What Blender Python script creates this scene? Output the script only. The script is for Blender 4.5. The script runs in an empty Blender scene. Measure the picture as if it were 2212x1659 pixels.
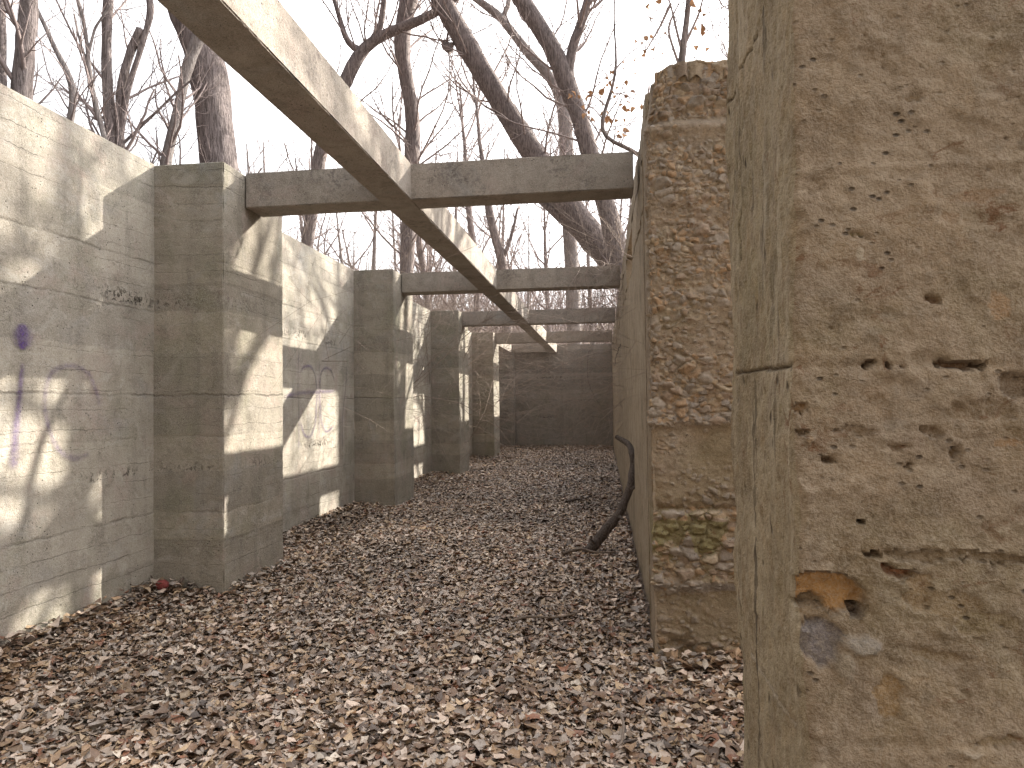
import bpy, math, random
import numpy as np
from mathutils import Vector, Matrix
rng = np.random.default_rng(7)
random.seed(7)
SC = bpy.context.scene
COL = SC.collection
R = math.radians

# ------------------------------------------------------------------ camera and the place's measures
EYE = 1.5                                   # lens height above the leaves
FPX, YAW, PITCH, ROLL = 1515.25, .1295, .0275, -.0122
_cy, _sy = math.cos(YAW), math.sin(YAW)
FWD = np.array([-_sy*math.cos(PITCH), _cy*math.cos(PITCH), math.sin(PITCH)])
_rt = np.array([_cy, _sy, 0.]); _up = np.cross(_rt, FWD)
RT = _rt*math.cos(ROLL)+_up*math.sin(ROLL); UP = -_rt*math.sin(ROLL)+_up*math.cos(ROLL)
def _ray(u, v): return FWD + RT*(u-1106)/FPX + UP*(829.5-v)/FPX
def at_y(u, v, Y):
    d = _ray(u, v); p = d*(Y/d[1]); return np.array([p[0], p[1], p[2]+EYE])
def at_x(u, v, X):
    d = _ray(u, v); p = d*(X/d[0]); return np.array([p[0], p[1], p[2]+EYE])
WALLX, PILX, RX = -3.6, -3.0, .27
ZT, BT, BB = 3.477, 3.488, 3.185            # pillar top, beam top, beam underside
PY = [5.245, 9.835, 14.45, 19.116]; PD = 1.05
BY = [5.577, 10.235, 14.808, 19.474]; BDP = .307
L1, L2 = -1.816, -1.541
ENDY = 23.85; RTOP = 3.53
SUN_AZ, SUN_EL = R(45.3), R(27.1)
SUND = Vector((math.sin(SUN_AZ)*math.cos(SUN_EL), math.cos(SUN_AZ)*math.cos(SUN_EL), math.sin(SUN_EL)))

# ------------------------------------------------------------------ noise
def _h(ix, iy, iz, s=0):
    n = (ix*374761393 + iy*668265263 + iz*2147483647 + s*1274126177) & 0xFFFFFFFF
    n = ((n ^ (n >> 13))*1274126177) & 0xFFFFFFFF
    n = ((n ^ (n >> 16))*2246822519) & 0xFFFFFFFF
    return ((n ^ (n >> 15)) & 0xFFFFFF)/float(0xFFFFFF)
def vnoise(P, s=0):
    F = np.floor(P).astype(np.int64); f = P-F; w = f*f*(3-2*f); r = 0
    for dx in (0, 1):
        for dy in (0, 1):
            for dz in (0, 1):
                k = (w[:, 0] if dx else 1-w[:, 0])*(w[:, 1] if dy else 1-w[:, 1])*(w[:, 2] if dz else 1-w[:, 2])
                r = r + k*_h(F[:, 0]+dx, F[:, 1]+dy, F[:, 2]+dz, s)
    return r*2-1
def fbm(P, sc, o=4, s=0, g=.5):
    r = 0; a = 1; t = 0; P = P*np.asarray(sc)
    for i in range(o):
        r = r+a*vnoise(P*(2**i)+i*17.3, s+i); t += a; a *= g
    return r/t
def worley(P, s=0):
    F = np.floor(P).astype(np.int64); b1 = np.full(len(P), 9.); b2 = b1.copy(); idr = b1.copy(); off = np.zeros_like(P)
    for dx in (-1, 0, 1):
        for dy in (-1, 0, 1):
            for dz in (-1, 0, 1):
                c = F+np.array([dx, dy, dz])
                q = c+np.stack([_h(c[:, 0], c[:, 1], c[:, 2], s+k) for k in (1, 2, 3)], 1)
                v = P-q; d = np.sqrt((v*v).sum(1)); m = d < b1
                b2 = np.where(m, b1, np.minimum(b2, d)); b1 = np.where(m, d, b1)
                idr = np.where(m, _h(c[:, 0], c[:, 1], c[:, 2], s+9), idr); off = np.where(m[:, None], v, off)
    return b1, b2, idr, off
def sstep(a, b, x):
    t = np.clip((x-a)/(b-a), 0, 1); return t*t*(3-2*t)

# ------------------------------------------------------------------ mesh helpers
def link(name, me, mat, parent=None, loc=None):
    o = bpy.data.objects.new(name, me); COL.objects.link(o)
    if mat and not me.materials: me.materials.append(mat)
    if parent: o.parent = parent
    if loc is not None: o.location = loc
    return o
def mesh_np(name, V, Q, smooth=True, sharp=None, col=None, tris=False):
    me = bpy.data.meshes.new(name); V = np.asarray(V, np.float32); Q = np.asarray(Q, np.int32)
    k = Q.shape[1]
    me.vertices.add(len(V)); me.vertices.foreach_set('co', V.ravel())
    me.loops.add(Q.size); me.loops.foreach_set('vertex_index', Q.ravel())
    me.polygons.add(len(Q)); me.polygons.foreach_set('loop_start', np.arange(0, Q.size, k, dtype=np.int32))
    if smooth: me.polygons.foreach_set('use_smooth', np.ones(len(Q), bool))
    if col is not None:
        a = me.color_attributes.new('tint', 'FLOAT_COLOR', 'POINT'); a.data.foreach_set('color', np.asarray(col, np.float32).ravel())
    me.update(calc_edges=True); me.validate()
    if sharp: me.set_sharp_from_angle(angle=R(sharp))
    return me
def tag(o, label=None, cat=None, group=None, kind=None):
    if label: o['label'] = label
    if cat: o['category'] = cat
    if group: o['group'] = group
    if kind: o['kind'] = kind
    return o
def empty(name, loc):
    o = bpy.data.objects.new(name, None); COL.objects.link(o); o.location = Vector([float(c) for c in loc]); o.empty_display_size = .2
    return o

def dbox(xs, ys, zs, disp=None, skip=()):
    """surface of a box on the lattice xs*ys*zs, pushed in and out by disp(P, N); returns V, Q, col"""
    xs, ys, zs = (np.asarray(a, float) for a in (xs, ys, zs)); nx, ny, nz = len(xs), len(ys), len(zs)
    keys = []; quads = []; nrm = []; base = 0
    def side(ax, hi):
        nonlocal base
        n = (nx, ny, nz); a, b = [(1, 2), (2, 0), (0, 1)][ax]
        A, B = np.meshgrid(np.arange(n[a]), np.arange(n[b]), indexing='ij'); I = [None]*3
        I[a] = A.ravel(); I[b] = B.ravel(); I[ax] = np.full(A.size, n[ax]-1 if hi else 0)
        keys.append((I[0]*ny+I[1])*nz+I[2]); v = np.zeros((A.size, 3)); v[:, ax] = 1 if hi else -1; nrm.append(v)
        i = (np.arange(n[a]-1)[:, None]*n[b]+np.arange(n[b]-1)[None, :]).ravel()+base
        q = np.stack([i, i+n[b], i+n[b]+1, i+1], 1); quads.append(q if hi else q[:, ::-1]); base += A.size
    for ax in range(3):
        for hi in (0, 1):
            if (ax, hi) not in skip: side(ax, hi)
    K = np.concatenate(keys); NN = np.concatenate(nrm); Q = np.concatenate(quads)
    U, inv = np.unique(K, return_inverse=True)
    N = np.zeros((len(U), 3)); np.add.at(N, inv, NN)
    P = np.stack([xs[U//(ny*nz)], ys[(U//nz) % ny], zs[U % nz]], 1)
    col = None
    if disp:
        r = disp(P, N); P, col = r if isinstance(r, tuple) else (r, None)
    return P, inv[Q], col
def dbox_obj(name, mat, parts, loc=(0, 0, 0), parent=None, sharp=40):
    V = []; Q = []; C = []; b = 0
    for v, q, c in parts:
        V.append(v-np.asarray(loc)); Q.append(q+b); b += len(v)
        C.append(c if c is not None else np.zeros((len(v), 4)))
    me = mesh_np(name, np.concatenate(V), np.concatenate(Q), True, sharp, np.concatenate(C))
    return link(name, me, mat, parent, [float(a) for a in loc])
def lin(a, b, step, edge=None):
    n = max(1, int(round((b-a)/step))); r = np.linspace(a, b, n+1)
    if edge: r = np.unique(np.concatenate([r, [a+edge, a+2.5*edge, b-edge, b-2.5*edge]]))
    return r
def graded(a, b, k):
    r = [a]
    while r[-1] < b: r.append(r[-1]+max(.008, k*abs(r[-1])))
    r = np.array(r); return a+(r-a)*(b-a)/(r[-1]-a)

class MB:
    """collects tubes (quads) into one mesh"""
    def __init__(s): s.V = []; s.Q = []; s.n = 0; s.C = []
    def tube(s, P, rad, k=6, wob=0., cap=True, tint=None):
        P = np.asarray(P, float); n = len(P); rad = np.asarray(rad, float)*np.ones(n)
        T = np.gradient(P, axis=0); T /= np.linalg.norm(T, axis=1)[:, None]+1e-9
        a = np.cross(T[0], [0.3, .2, 1.] if abs(T[0][2]) < .9 else [1., .1, 0]); a /= np.linalg.norm(a)
        A = np.zeros_like(P); A[0] = a
        for i in range(1, n):
            a = A[i-1]-T[i]*np.dot(A[i-1], T[i]); A[i] = a/(np.linalg.norm(a)+1e-9)
        B = np.cross(T, A); th = np.arange(k)*2*math.pi/k
        rr = rad[:, None]*np.ones(k)[None]
        V = P[:, None]+rr[..., None]*(np.cos(th)[None, :, None]*A[:, None]+np.sin(th)[None, :, None]*B[:, None])
        V = V.reshape(-1, 3)
        if wob:
            D = V-np.repeat(P, k, 0)
            V = V+D*(wob*(fbm(V, 5, 3, 5)+.7*fbm(V*np.array([1, 1, .25]), 28, 2, 8)))[:, None]
        i = (np.arange(n-1)[:, None]*k+np.arange(k)[None]).ravel(); j = (np.arange(n-1)[:, None]*k+(np.arange(k)[None]+1) % k).ravel()
        s.V.append(V); s.Q.append(np.stack([i, j, j+k, i+k], 1)+s.n); s.n += len(V)
        if cap and k > 3:
            for row, rev in ((0, 1), (n-1, 0)):
                c = P[row]+T[row]*(-.3 if row == 0 else .3)*rad[row]; s.V.append(c[None]); ci = s.n; s.n += 1
                o = s.n-1-len(V)-(0 if row == 0 else 1)+row*k
                q = [[o+a, o+(a+1) % k, ci, ci][::-1] if rev else [o+a, o+(a+1) % k, ci, ci] for a in range(k)]
                s.T = getattr(s, 'T', []); s.T += [(x[0], x[1], ci) if not rev else (x[3], x[2], ci) for x in q]
    def mesh(s, name, loc=(0, 0, 0), smooth=True):
        V = np.concatenate(s.V)-np.asarray(loc); Q = np.concatenate(s.Q); T = getattr(s, 'T', [])
        me = bpy.data.meshes.new(name); me.vertices.add(len(V)); me.vertices.foreach_set('co', V.astype(np.float32).ravel())
        li = Q.ravel(); st = np.arange(0, Q.size, 4)
        if T:
            T = np.asarray(T); li = np.concatenate([li, T.ravel()]); st = np.concatenate([st, Q.size+np.arange(0, T.size, 3)])
        me.loops.add(len(li)); me.loops.foreach_set('vertex_index', li.astype(np.int32)); me.polygons.add(len(st))
        me.polygons.foreach_set('loop_start', st.astype(np.int32))
        if smooth: me.polygons.foreach_set('use_smooth', np.ones(len(st), bool))
        me.update(calc_edges=True); me.validate(); return me
    def obj(s, name, mat, parent=None, loc=(0, 0, 0)):
        """parented: loc is the parent's location, so the mesh is stored relative to it"""
        return link(name, s.mesh(name, loc), mat, parent, None if parent else [float(a) for a in loc])
def resample(P, rad, n, sm=3):
    P = np.asarray(P, float); rad = np.asarray(rad, float)*np.ones(len(P))
    d = np.concatenate([[0], np.cumsum(np.linalg.norm(np.diff(P, axis=0), axis=1))]); t = np.linspace(0, d[-1], n)
    # Catmull-Rom-like smoothing by averaging linear resamples
    Q = np.stack([np.interp(t, d, P[:, i]) for i in range(3)], 1); r = np.interp(t, d, rad)
    for _ in range(sm): Q[1:-1] = (Q[:-2]+2*Q[1:-1]+Q[2:])/4
    return Q, r

# ------------------------------------------------------------------ materials
class G:
    def __init__(s, name):
        s.m = bpy.data.materials.new(name); s.m.use_nodes = True; s.t = s.m.node_tree; s.t.nodes.clear()
        s.out = s.t.nodes.new('ShaderNodeOutputMaterial'); s.b = s.n('ShaderNodeBsdfPrincipled'); s.l(s.b.outputs[0], s.out.inputs[0])
        s.b.inputs['Roughness'].default_value = .9; s.b.inputs['Specular IOR Level'].default_value = .25
        g = s.n('ShaderNodeNewGeometry'); s.pos = g.outputs['Position']; s.geo = g
    def n(s, ty, **k):
        n = s.t.nodes.new(ty)
        for a, b in k.items(): setattr(n, a, b)
        return n
    def l(s, a, b): s.t.links.new(a, b)
    def put(s, sock, v):
        if isinstance(v, (int, float)): sock.default_value = v
        elif isinstance(v, (tuple, list)): sock.default_value = v if len(v) == len(sock.default_value) else tuple(v)+(1,)
        else: s.l(v, sock)
    def math(s, op, a, b=0., c=0., clamp=False):
        n = s.n('ShaderNodeMath', operation=op, use_clamp=clamp)
        for i, v in enumerate((a, b, c)): s.put(n.inputs[i], v)
        return n.outputs[0]
    def scale(s, v, xyz):
        n = s.n('ShaderNodeVectorMath', operation='MULTIPLY'); s.put(n.inputs[0], v); n.inputs[1].default_value = xyz; return n.outputs[0]
    def noise(s, v, sc, det=3., rough=.55, dist=0.):
        n = s.n('ShaderNodeTexNoise'); s.l(v, n.inputs['Vector']); n.inputs['Scale'].default_value = sc
        n.inputs['Detail'].default_value = det; n.inputs['Roughness'].default_value = rough; n.inputs['Distortion'].default_value = dist
        return n.outputs['Fac']
    def vor(s, v, sc, feat='F1', rnd=1.):
        n = s.n('ShaderNodeTexVoronoi', feature=feat); s.l(v, n.inputs['Vector']); n.inputs['Scale'].default_value = sc
        n.inputs['Randomness'].default_value = rnd; return n
    def rng(s, v, a, b, c=0., d=1.):
        n = s.n('ShaderNodeMapRange', clamp=True); s.put(n.inputs[0], v)
        for i, q in enumerate((a, b, c, d)): n.inputs[i+1].default_value = q
        return n.outputs[0]
    def mix(s, f, a, b, mode='MIX'):
        n = s.n('ShaderNodeMix', data_type='RGBA', blend_type=mode); s.put(n.inputs[0], f); s.put(n.inputs[6], a); s.put(n.inputs[7], b); return n.outputs[2]
    def ramp(s, f, stops, interp='LINEAR'):
        n = s.n('ShaderNodeValToRGB'); s.put(n.inputs[0], f); e = n.color_ramp; e.interpolation = interp
        while len(e.elements) > 1: e.elements.remove(e.elements[-1])
        for i, (p, c) in enumerate(stops):
            q = e.elements[0] if i == 0 else e.elements.new(p); q.position = p
            q.color = (c, c, c, 1) if isinstance(c, (int, float)) else tuple(c)+(1,)
        return n.outputs[0]
    def bump(s, h, strength, dist, prev=None):
        n = s.n('ShaderNodeBump'); n.inputs['Strength'].default_value = strength; n.inputs['Distance'].default_value = dist; s.l(h, n.inputs['Height'])
        if prev: s.l(prev, n.inputs['Normal'])
        return n.outputs[0]
    def attr(s, name): return s.n('ShaderNodeAttribute', attribute_name=name)
    def sep(s, v):
        n = s.n('ShaderNodeSeparateXYZ'); s.l(v, n.inputs[0]); return n.outputs
    def done(s, col, nrm=None):
        s.put(s.b.inputs['Base Color'], col)
        if nrm: s.l(nrm, s.b.inputs['Normal'])
        return s.m

LIFTS = [.28, .43, .66, .98, 1.27, 1.60, 1.93, 2.27, 2.49, 2.66, 2.86, 3.12, 3.30]     # cold joints of the pours
def concrete(name, ca, cb, lifts=True, moss=.35, white=.5, pit=1., seed=0., streak=.5, joint=1., tone=.16, honey=1.):
    g = G(name); P = g.pos
    o = g.n('ShaderNodeVectorMath', operation='ADD'); g.l(P, o.inputs[0]); o.inputs[1].default_value = (seed, seed*1.7, 0); P = o.outputs[0]
    z = g.sep(P)[2]
    big = g.noise(P, .9, 4, .6, .4); med = g.noise(P, 4.5, 5, .65); fine = g.noise(P, 38, 4, .7); grit = g.noise(P, 170, 3, .7)
    col = g.mix(g.rng(big, .3, .7), ca, cb)
    h = g.math('MULTIPLY', fine, .5)
    if lifts:
        w1 = g.noise(g.scale(P, (1, 1, .35)), 2.1, 4, .7); w2 = g.noise(P, 27, 4, .75)
        zz = g.math('ADD', z, g.math('ADD', g.math('MULTIPLY', g.math('SUBTRACT', w1, .5), .075), g.math('MULTIPLY', g.math('SUBTRACT', w2, .5), .034)))
        t = g.math('DIVIDE', g.math('ADD', zz, .2), 4.)
        rr = random.Random(5+int(seed)); st = [(0, .95)]
        for L in LIFTS: st.append(((L+.2)/4, 1+tone*(rr.random()*2-1)))
        col = g.mix(1., col, g.ramp(t, st, 'CONSTANT'), 'MULTIPLY')
        sp = [(0, 0.)]
        main = {1.60: 1., .98: .8, 2.27: .55, .43: .6}
        for L in LIFTS[1::1][:10]:
            a = main.get(L, .38); c = (L+.2)/4; hw = .0006+.0007*(a > .7); sp += [(c-hw, 0.), (c, a), (c+hw, 0.)]
        ln = g.ramp(t, sp[:31])
        brk = g.rng(g.noise(g.scale(P, (1, 1, .6)), 1.9, 3, .6), .36, .6)
        lnm = g.math('MULTIPLY', ln, g.math('MULTIPLY', brk, joint), clamp=True)
        # honeycombed pockets along two joints
        def strip(zc, up, dn):
            return g.math('MULTIPLY', g.rng(zz, zc-dn, zc-dn*.2), g.rng(zz, zc+up*.2, zc+up, 1, 0))
        hc = g.math('MAXIMUM', strip(1.0, .07, .03), g.math('MULTIPLY', strip(2.33, .09, .05), .9))
        hv = g.rng(g.noise(g.scale(P, (1, 1, .8)), 34, 2, .6), .53, .6)
        hm = g.math('MULTIPLY', g.math('MULTIPLY', hc, hv), g.rng(g.noise(P, 1.15, 2, .5), .47, .58), clamp=True)
        hm = g.math('MULTIPLY', hm, joint*honey, clamp=True)
        # thin prints of the form boards
        tb = g.math('FRACT', g.math('DIVIDE', g.math('ADD', zz, .03), .138)); bl_ = g.math('MAXIMUM', g.rng(tb, 0, .028, 1, 0), g.rng(tb, .972, 1.))
        bl_ = g.math('MULTIPLY', bl_, g.math('MULTIPLY', g.rng(g.noise(g.scale(P, (1, 1, 1.6)), 1.6, 4, .7), .42, .66), .34*joint), clamp=True)
        lnm = g.math('MAXIMUM', lnm, bl_)
        # pale lime bloom above the joints
        lime = g.math('MULTIPLY', g.ramp(g.math('FRACT', g.math('MULTIPLY', zz, 2.05)), [(0, .9), (.16, 0.), (.95, 0.), (1, .8)]), g.rng(g.noise(P, 3.1, 4, .7), .5, .68))
        col = g.mix(g.math('MULTIPLY', lime, white), col, (.56, .54, .5))
    sv = g.scale(P, (1, 1, .09))
    stn = g.rng(g.noise(sv, 5.5, 4, .65), .5, .74); col = g.mix(g.math('MULTIPLY', stn, streak), col, (.105, .09, .065))
    drip = g.rng(g.noise(g.scale(P, (1, 1, .05)), 14, 3, .6), .62, .78); col = g.mix(g.math('MULTIPLY', drip, .35*white), col, (.6, .58, .54))
    ms = g.math('MULTIPLY', g.rng(g.noise(P, 1.7, 5, .65, .3), .5, .68), moss); col = g.mix(ms, col, (.145, .155, .07))
    scal = g.math('MULTIPLY', g.rng(g.noise(g.scale(P, (1, 1, 1.5)), 3.4, 8, .72, 1.2), .53, .6), g.rng(big, .42, .62)); col = g.mix(g.math('MULTIPLY', scal, .6*white), col, (.58, .56, .52))
    col = g.mix(g.rng(med, .3, .72, 0, .6), col, g.mix(1., col, (.52, .49, .46), 'MULTIPLY'))
    col = g.mix(g.rng(g.noise(P, 2.3, 5, .7, .6), .53, .7, 0, .55), col, (.36, .265, .225)); col = g.mix(g.rng(g.noise(P, 1.9, 5, .7, .5), .55, .7, 0, .45), col, (.27, .275, .27))
    col = g.mix(g.rng(g.noise(P, 9, 7, .78, .9), .52, .66, 0, .55), col, g.mix(1., col, (.45, .43, .4), 'MULTIPLY'))
    col = g.mix(g.rng(fine, .3, .7, 0, .3), col, g.mix(1., col, (.6, .58, .55), 'MULTIPLY'))
    col = g.mix(g.rng(grit, .4, .7, 0, .45), col, (.56, .53, .49)); col = g.mix(g.rng(grit, .3, .44, .45, 0), col, (.1, .09, .08))
    vr = g.vor(P, 26); pm = g.math('MULTIPLY', g.rng(vr.outputs['Distance'], .07, .14, 1, 0), g.rng(g.noise(P, 3.3, 3, .6), .46, .62))
    vr2 = g.vor(P, 75); pm2 = g.math('MULTIPLY', g.rng(vr2.outputs['Distance'], .1, .2, 1, 0), g.rng(g.noise(P, 5.1, 3, .6), .5, .66))
    pm = g.math('MULTIPLY', g.math('MAXIMUM', pm, pm2), pit, clamp=True)
    col = g.mix(pm, col, (.05, .042, .035))
    h = g.math('SUBTRACT', g.math('ADD', h, g.math('MULTIPLY', med, .8)), g.math('MULTIPLY', pm, .7))
    if lifts:
        col = g.mix(lnm, col, (.035, .03, .026)); col = g.mix(hm, col, (.04, .034, .026))
        h = g.math('SUBTRACT', h, g.math('ADD', g.math('MULTIPLY', lnm, 1.2), g.math('MULTIPLY', hm, 1.5)))
    if not lifts:      # dark lichen crusts
        lc = g.math('MULTIPLY', g.rng(g.noise(P, 2.6, 3, .6), .5, .64), g.rng(g.noise(P, 26, 5, .75), .47, .58)); col = g.mix(g.math('MULTIPLY', lc, .55), col, (.085, .068, .065))
    h = g.math('ADD', h, g.math('MULTIPLY', grit, .25))
    return g.done(col, g.bump(h, .9, .016))

def rubble_mat(name, ca, cb, vert=False, moss=.3):
    """brown weathered lime concrete; the vertex colour 'tint' carries the laid-in stones (alpha = how much)"""
    g = G(name); P = g.pos; a = g.attr('tint')
    big = g.noise(P, 2.2, 5, .65, .3); med = g.noise(P, 11, 5, .7); fine = g.noise(P, 60, 4, .75); grit = g.noise(P, 240, 3, .75)
    col = g.mix(g.rng(big, .32, .68), ca, cb)
    sv = g.scale(P, (1, 1, .12)) if vert else g.scale(P, (.5, .5, 1.4))
    col = g.mix(g.rng(g.noise(sv, 9, 5, .7), .45, .75, 0, .5), col, g.mix(1., col, (.55, .5, .44), 'MULTIPLY'))
    col = g.mix(g.math('MULTIPLY', g.rng(g.noise(P, 2.7, 5, .7), .5, .7), moss), col, (.17, .155, .06))
    col = g.mix(g.rng(g.noise(P, 3.9, 5, .7), .56, .72, 0, .35), col, (.36, .3, .25))
    col = g.mix(g.rng(med, .5, .75, 0, .5), col, (.37, .26, .15))
    col = g.mix(g.rng(g.noise(P, 5.5, 9, .72, .7), .47, .62, 0, .6), col, g.mix(1., col, (.48, .43, .38), 'MULTIPLY'))
    col = g.mix(g.rng(g.noise(P, 13, 8, .75, .5), .52, .66, 0, .5), col, g.mix(1., col, (.5, .43, .36), 'MULTIPLY'))
    col = g.mix(g.rng(g.noise(P, 16, 8, .75, .6), .55, .68, 0, .5), col, (.42, .35, .26))
    col = g.mix(g.rng(g.noise(P, 30, 5, .75), .52, .7, 0, .45), col, (.12, .09, .06))
    col = g.mix(g.math('MULTIPLY', a.outputs['Alpha'], .85), col, g.mix(g.rng(fine, .3, .7, 0, .6), a.outputs['Color'], g.mix(1., a.outputs['Color'], (.55, .5, .45), 'MULTIPLY')))
    col = g.mix(g.rng(fine, .32, .7, 0, .4), col, g.mix(1., col, (.5, .47, .43), 'MULTIPLY'))
    col = g.mix(g.rng(grit, .42, .72, 0, .45), col, (.47, .4, .31))
    col = g.mix(g.rng(grit, .3, .42, .45, 0), col, (.08, .06, .045))
    if vert:
        ck = g.rng(g.noise(g.scale(P, (1, 1, .055)), 15, 4, .65, .3), .6, .64); ck = g.math('MULTIPLY', ck, g.rng(g.noise(P, 1.7, 3, .6), .42, .58)); col = g.mix(g.math('MULTIPLY', ck, .85), col, (.05, .038, .028))
        col = g.mix(g.rng(g.noise(g.scale(P, (1, 1, .08)), 26, 4, .7), .54, .7, 0, .55), col, (.42, .37, .29))
    rc = g.math('MULTIPLY', g.rng(g.noise(g.scale(P, (1, 1, .5 if vert else 1.5)), 21, 6, .75, .8), .575, .63), g.rng(g.noise(P, 4.2, 4, .7), .46, .6)); col = g.mix(g.math('MULTIPLY', rc, .75), col, (.13, .06, .026))
    pv = g.scale(P, (1, 1, .4 if vert else 1.7))
    vr = g.vor(pv, 38); pm = g.math('MULTIPLY', g.rng(vr.outputs['Distance'], .08, .2, 1, 0), g.rng(g.noise(P, 7, 3, .6), .46, .6))
    col = g.mix(g.math('MULTIPLY', pm, .85), col, (.055, .04, .028))
    h = g.math('ADD', g.math('ADD', g.math('MULTIPLY', fine, .6), g.math('MULTIPLY', med, 1.)), g.math('SUBTRACT', g.math('MULTIPLY', grit, .18), g.math('MULTIPLY', pm, .8)))
    return g.done(col, g.bump(h, .85, .012))

def bark_mat(name, ca, cb, furrow=1.):
    g = G(name); P = g.pos
    n1 = g.noise(g.scale(P, (1, 1, .13)), 38, 4, .65, .6); n2 = g.noise(P, 3, 4, .6); n3 = g.noise(P, 70, 3, .7)
    col = g.mix(g.rng(n2, .35, .65), ca, cb)
    col = g.mix(g.rng(n1, .4, .56, .9*furrow, 0), col, (.105, .085, .082)); col = g.mix(g.rng(n1, .56, .7, 0, .5*furrow), col, (.38, .34, .33))
    col = g.mix(g.rng(n3, .4, .7, 0, .35), col, (.3, .27, .24))
    h = g.math('ADD', n1, g.math('MULTIPLY', n3, .25))
    return g.done(col, g.bump(h, 1.*furrow, .05))

def leaf_mat(name):
    g = G(name); a = g.attr('tint'); P = g.pos
    n = g.noise(P, 90, 3, .6); col = g.mix(g.rng(n, .3, .7, 0, .55), a.outputs['Color'], g.mix(1., a.outputs['Color'], (.5, .43, .38), 'MULTIPLY'))
    g.b.inputs['Roughness'].default_value = .5; g.b.inputs['Specular IOR Level'].default_value = .6
    return g.done(col, g.bump(g.noise(P, 160, 2, .6), .4, .004))
def soil_mat(name):
    g = G(name); P = g.pos; vr = g.vor(P, 19)
    col = g.mix(g.rng(g.noise(P, 7, 4, .7), .35, .65), (.075, .052, .038), (.17, .125, .095))
    s = g.n('ShaderNodeSeparateColor'); g.l(vr.outputs['Color'], s.inputs[0])
    col = g.mix(g.rng(s.outputs[0], .55, .9, 0, .8), col, (.3, .24, .2)); col = g.mix(g.rng(s.outputs[1], .6, .9, 0, .8), col, (.055, .038, .03))
    return g.done(col, g.bump(g.math('ADD', vr.outputs['Distance'], g.noise(P, 30, 3, .7)), 1., .03))
def spray_mat(name, c):
    g = G(name); a = g.attr('tint'); P = g.pos
    f = g.math('MULTIPLY', a.outputs['Alpha'], g.rng(g.noise(P, 55, 4, .7), .3, .62, .35, 1), clamp=True)
    tr = g.n('ShaderNodeBsdfTransparent'); mx = g.n('ShaderNodeMixShader'); g.l(f, mx.inputs[0]); g.l(tr.outputs[0], mx.inputs[1]); g.l(g.b.outputs[0], mx.inputs[2])
    g.l(mx.outputs[0], g.out.inputs[0]); return g.done(c)

M = dict(
    wall=concrete('board_concrete', (.44, .405, .335), (.36, .325, .265), seed=0., moss=.32, white=.55),
    pillar=concrete('pillar_concrete', (.345, .31, .245), (.265, .23, .17), seed=3., moss=.5, white=.45, streak=.6, honey=.45, tone=.2),
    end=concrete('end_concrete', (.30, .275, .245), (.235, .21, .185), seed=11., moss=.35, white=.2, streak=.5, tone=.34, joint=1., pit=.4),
    beam=concrete('beam_concrete', (.41, .355, .295), (.31, .265, .22), lifts=False, seed=19., moss=.12, white=.2, streak=.4, pit=1.3),
    near=rubble_mat('near_lime_concrete', (.345, .268, .188), (.255, .194, .132), moss=.4),
    rub=rubble_mat('rubble_concrete', (.34, .275, .205), (.28, .22, .16), moss=.35),
    near_side=rubble_mat('near_side_lightened', (.34, .285, .195), (.265, .215, .14), vert=True, moss=.45),  # own upright grain, but base tone lifted for the light this side catches
    right=rubble_mat('weathered_concrete', (.42, .35, .26), (.33, .27, .195), vert=True, moss=.22),
    bark=bark_mat('bark', (.34, .285, .275), (.25, .21, .21)),
    bark_pale=bark_mat('pale_bark', (.34, .31, .3), (.25, .225, .22), .7),
    twig=bark_mat('twig_bark', (.36, .29, .28), (.28, .23, .225), .3),
    cane=bark_mat('cane_bark', (.36, .29, .24), (.27, .21, .18), .3),
    dead=bark_mat('dead_wood', (.075, .055, .045), (.05, .038, .032), .6),
    drytwig=bark_mat('dry_twig', (.2, .155, .12), (.15, .115, .09), .3),
    leaf=leaf_mat('dead_leaves'), soil=soil_mat('leafy_soil'), spray=spray_mat('purple_spray', (.10, .055, .19)),
)
def simple(name, ca, cb, sc=30):
    g = G(name); return g.done(g.mix(g.rng(g.noise(g.pos, sc, 4, .6), .35, .65), ca, cb), g.bump(g.noise(g.pos, sc*3, 3, .6), .6, .005))
M['red'] = simple('dull_red', (.21, .05, .045), (.14, .035, .032))
M['orange'] = simple('dry_orange_leaf', (.52, .31, .17), (.4, .22, .12), 12)

# ------------------------------------------------------------------ ground
def ground_h(x, y):
    P = np.stack([x, y, np.zeros_like(x)], 1)
    inside = (x > -3.9) & (x < .6) & (y < 24)
    h = .035*fbm(P, .55, 3, 3)
    # the leaves drift up a little against the left wall and the far end
    h = h+np.where(inside, .06*sstep(-3.0, -3.6, x)+.05*sstep(21.5, 23.8, y)*sstep(.4, -1.5, x), 0)
    hill = sstep(30, 75, y+.12*np.abs(x))*9.5+sstep(75, 300, y)*14
    return h+hill+np.where(y > 27, .5*fbm(P, .12, 3, 9), 0)
gx = np.concatenate([-np.geomspace(500, 8, 26), np.linspace(-7.5, 7.5, 76), np.geomspace(8, 500, 26)])
gy = np.concatenate([-np.geomspace(500, 4, 20), np.linspace(-3.8, 26, 150), np.geomspace(26.5, 500, 60)])
GX, GY = np.meshgrid(gx, gy, indexing='ij'); gz = ground_h(GX.ravel(), GY.ravel())
ii = (np.arange(len(gx)-1)[:, None]*len(gy)+np.arange(len(gy)-1)[None]).ravel()
gq = np.stack([ii, ii+len(gy), ii+len(gy)+1, ii+1], 1)
tag(link('ground', mesh_np('ground', np.stack([GX.ravel(), GY.ravel(), gz], 1), gq), M['soil']), kind='structure')

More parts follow.
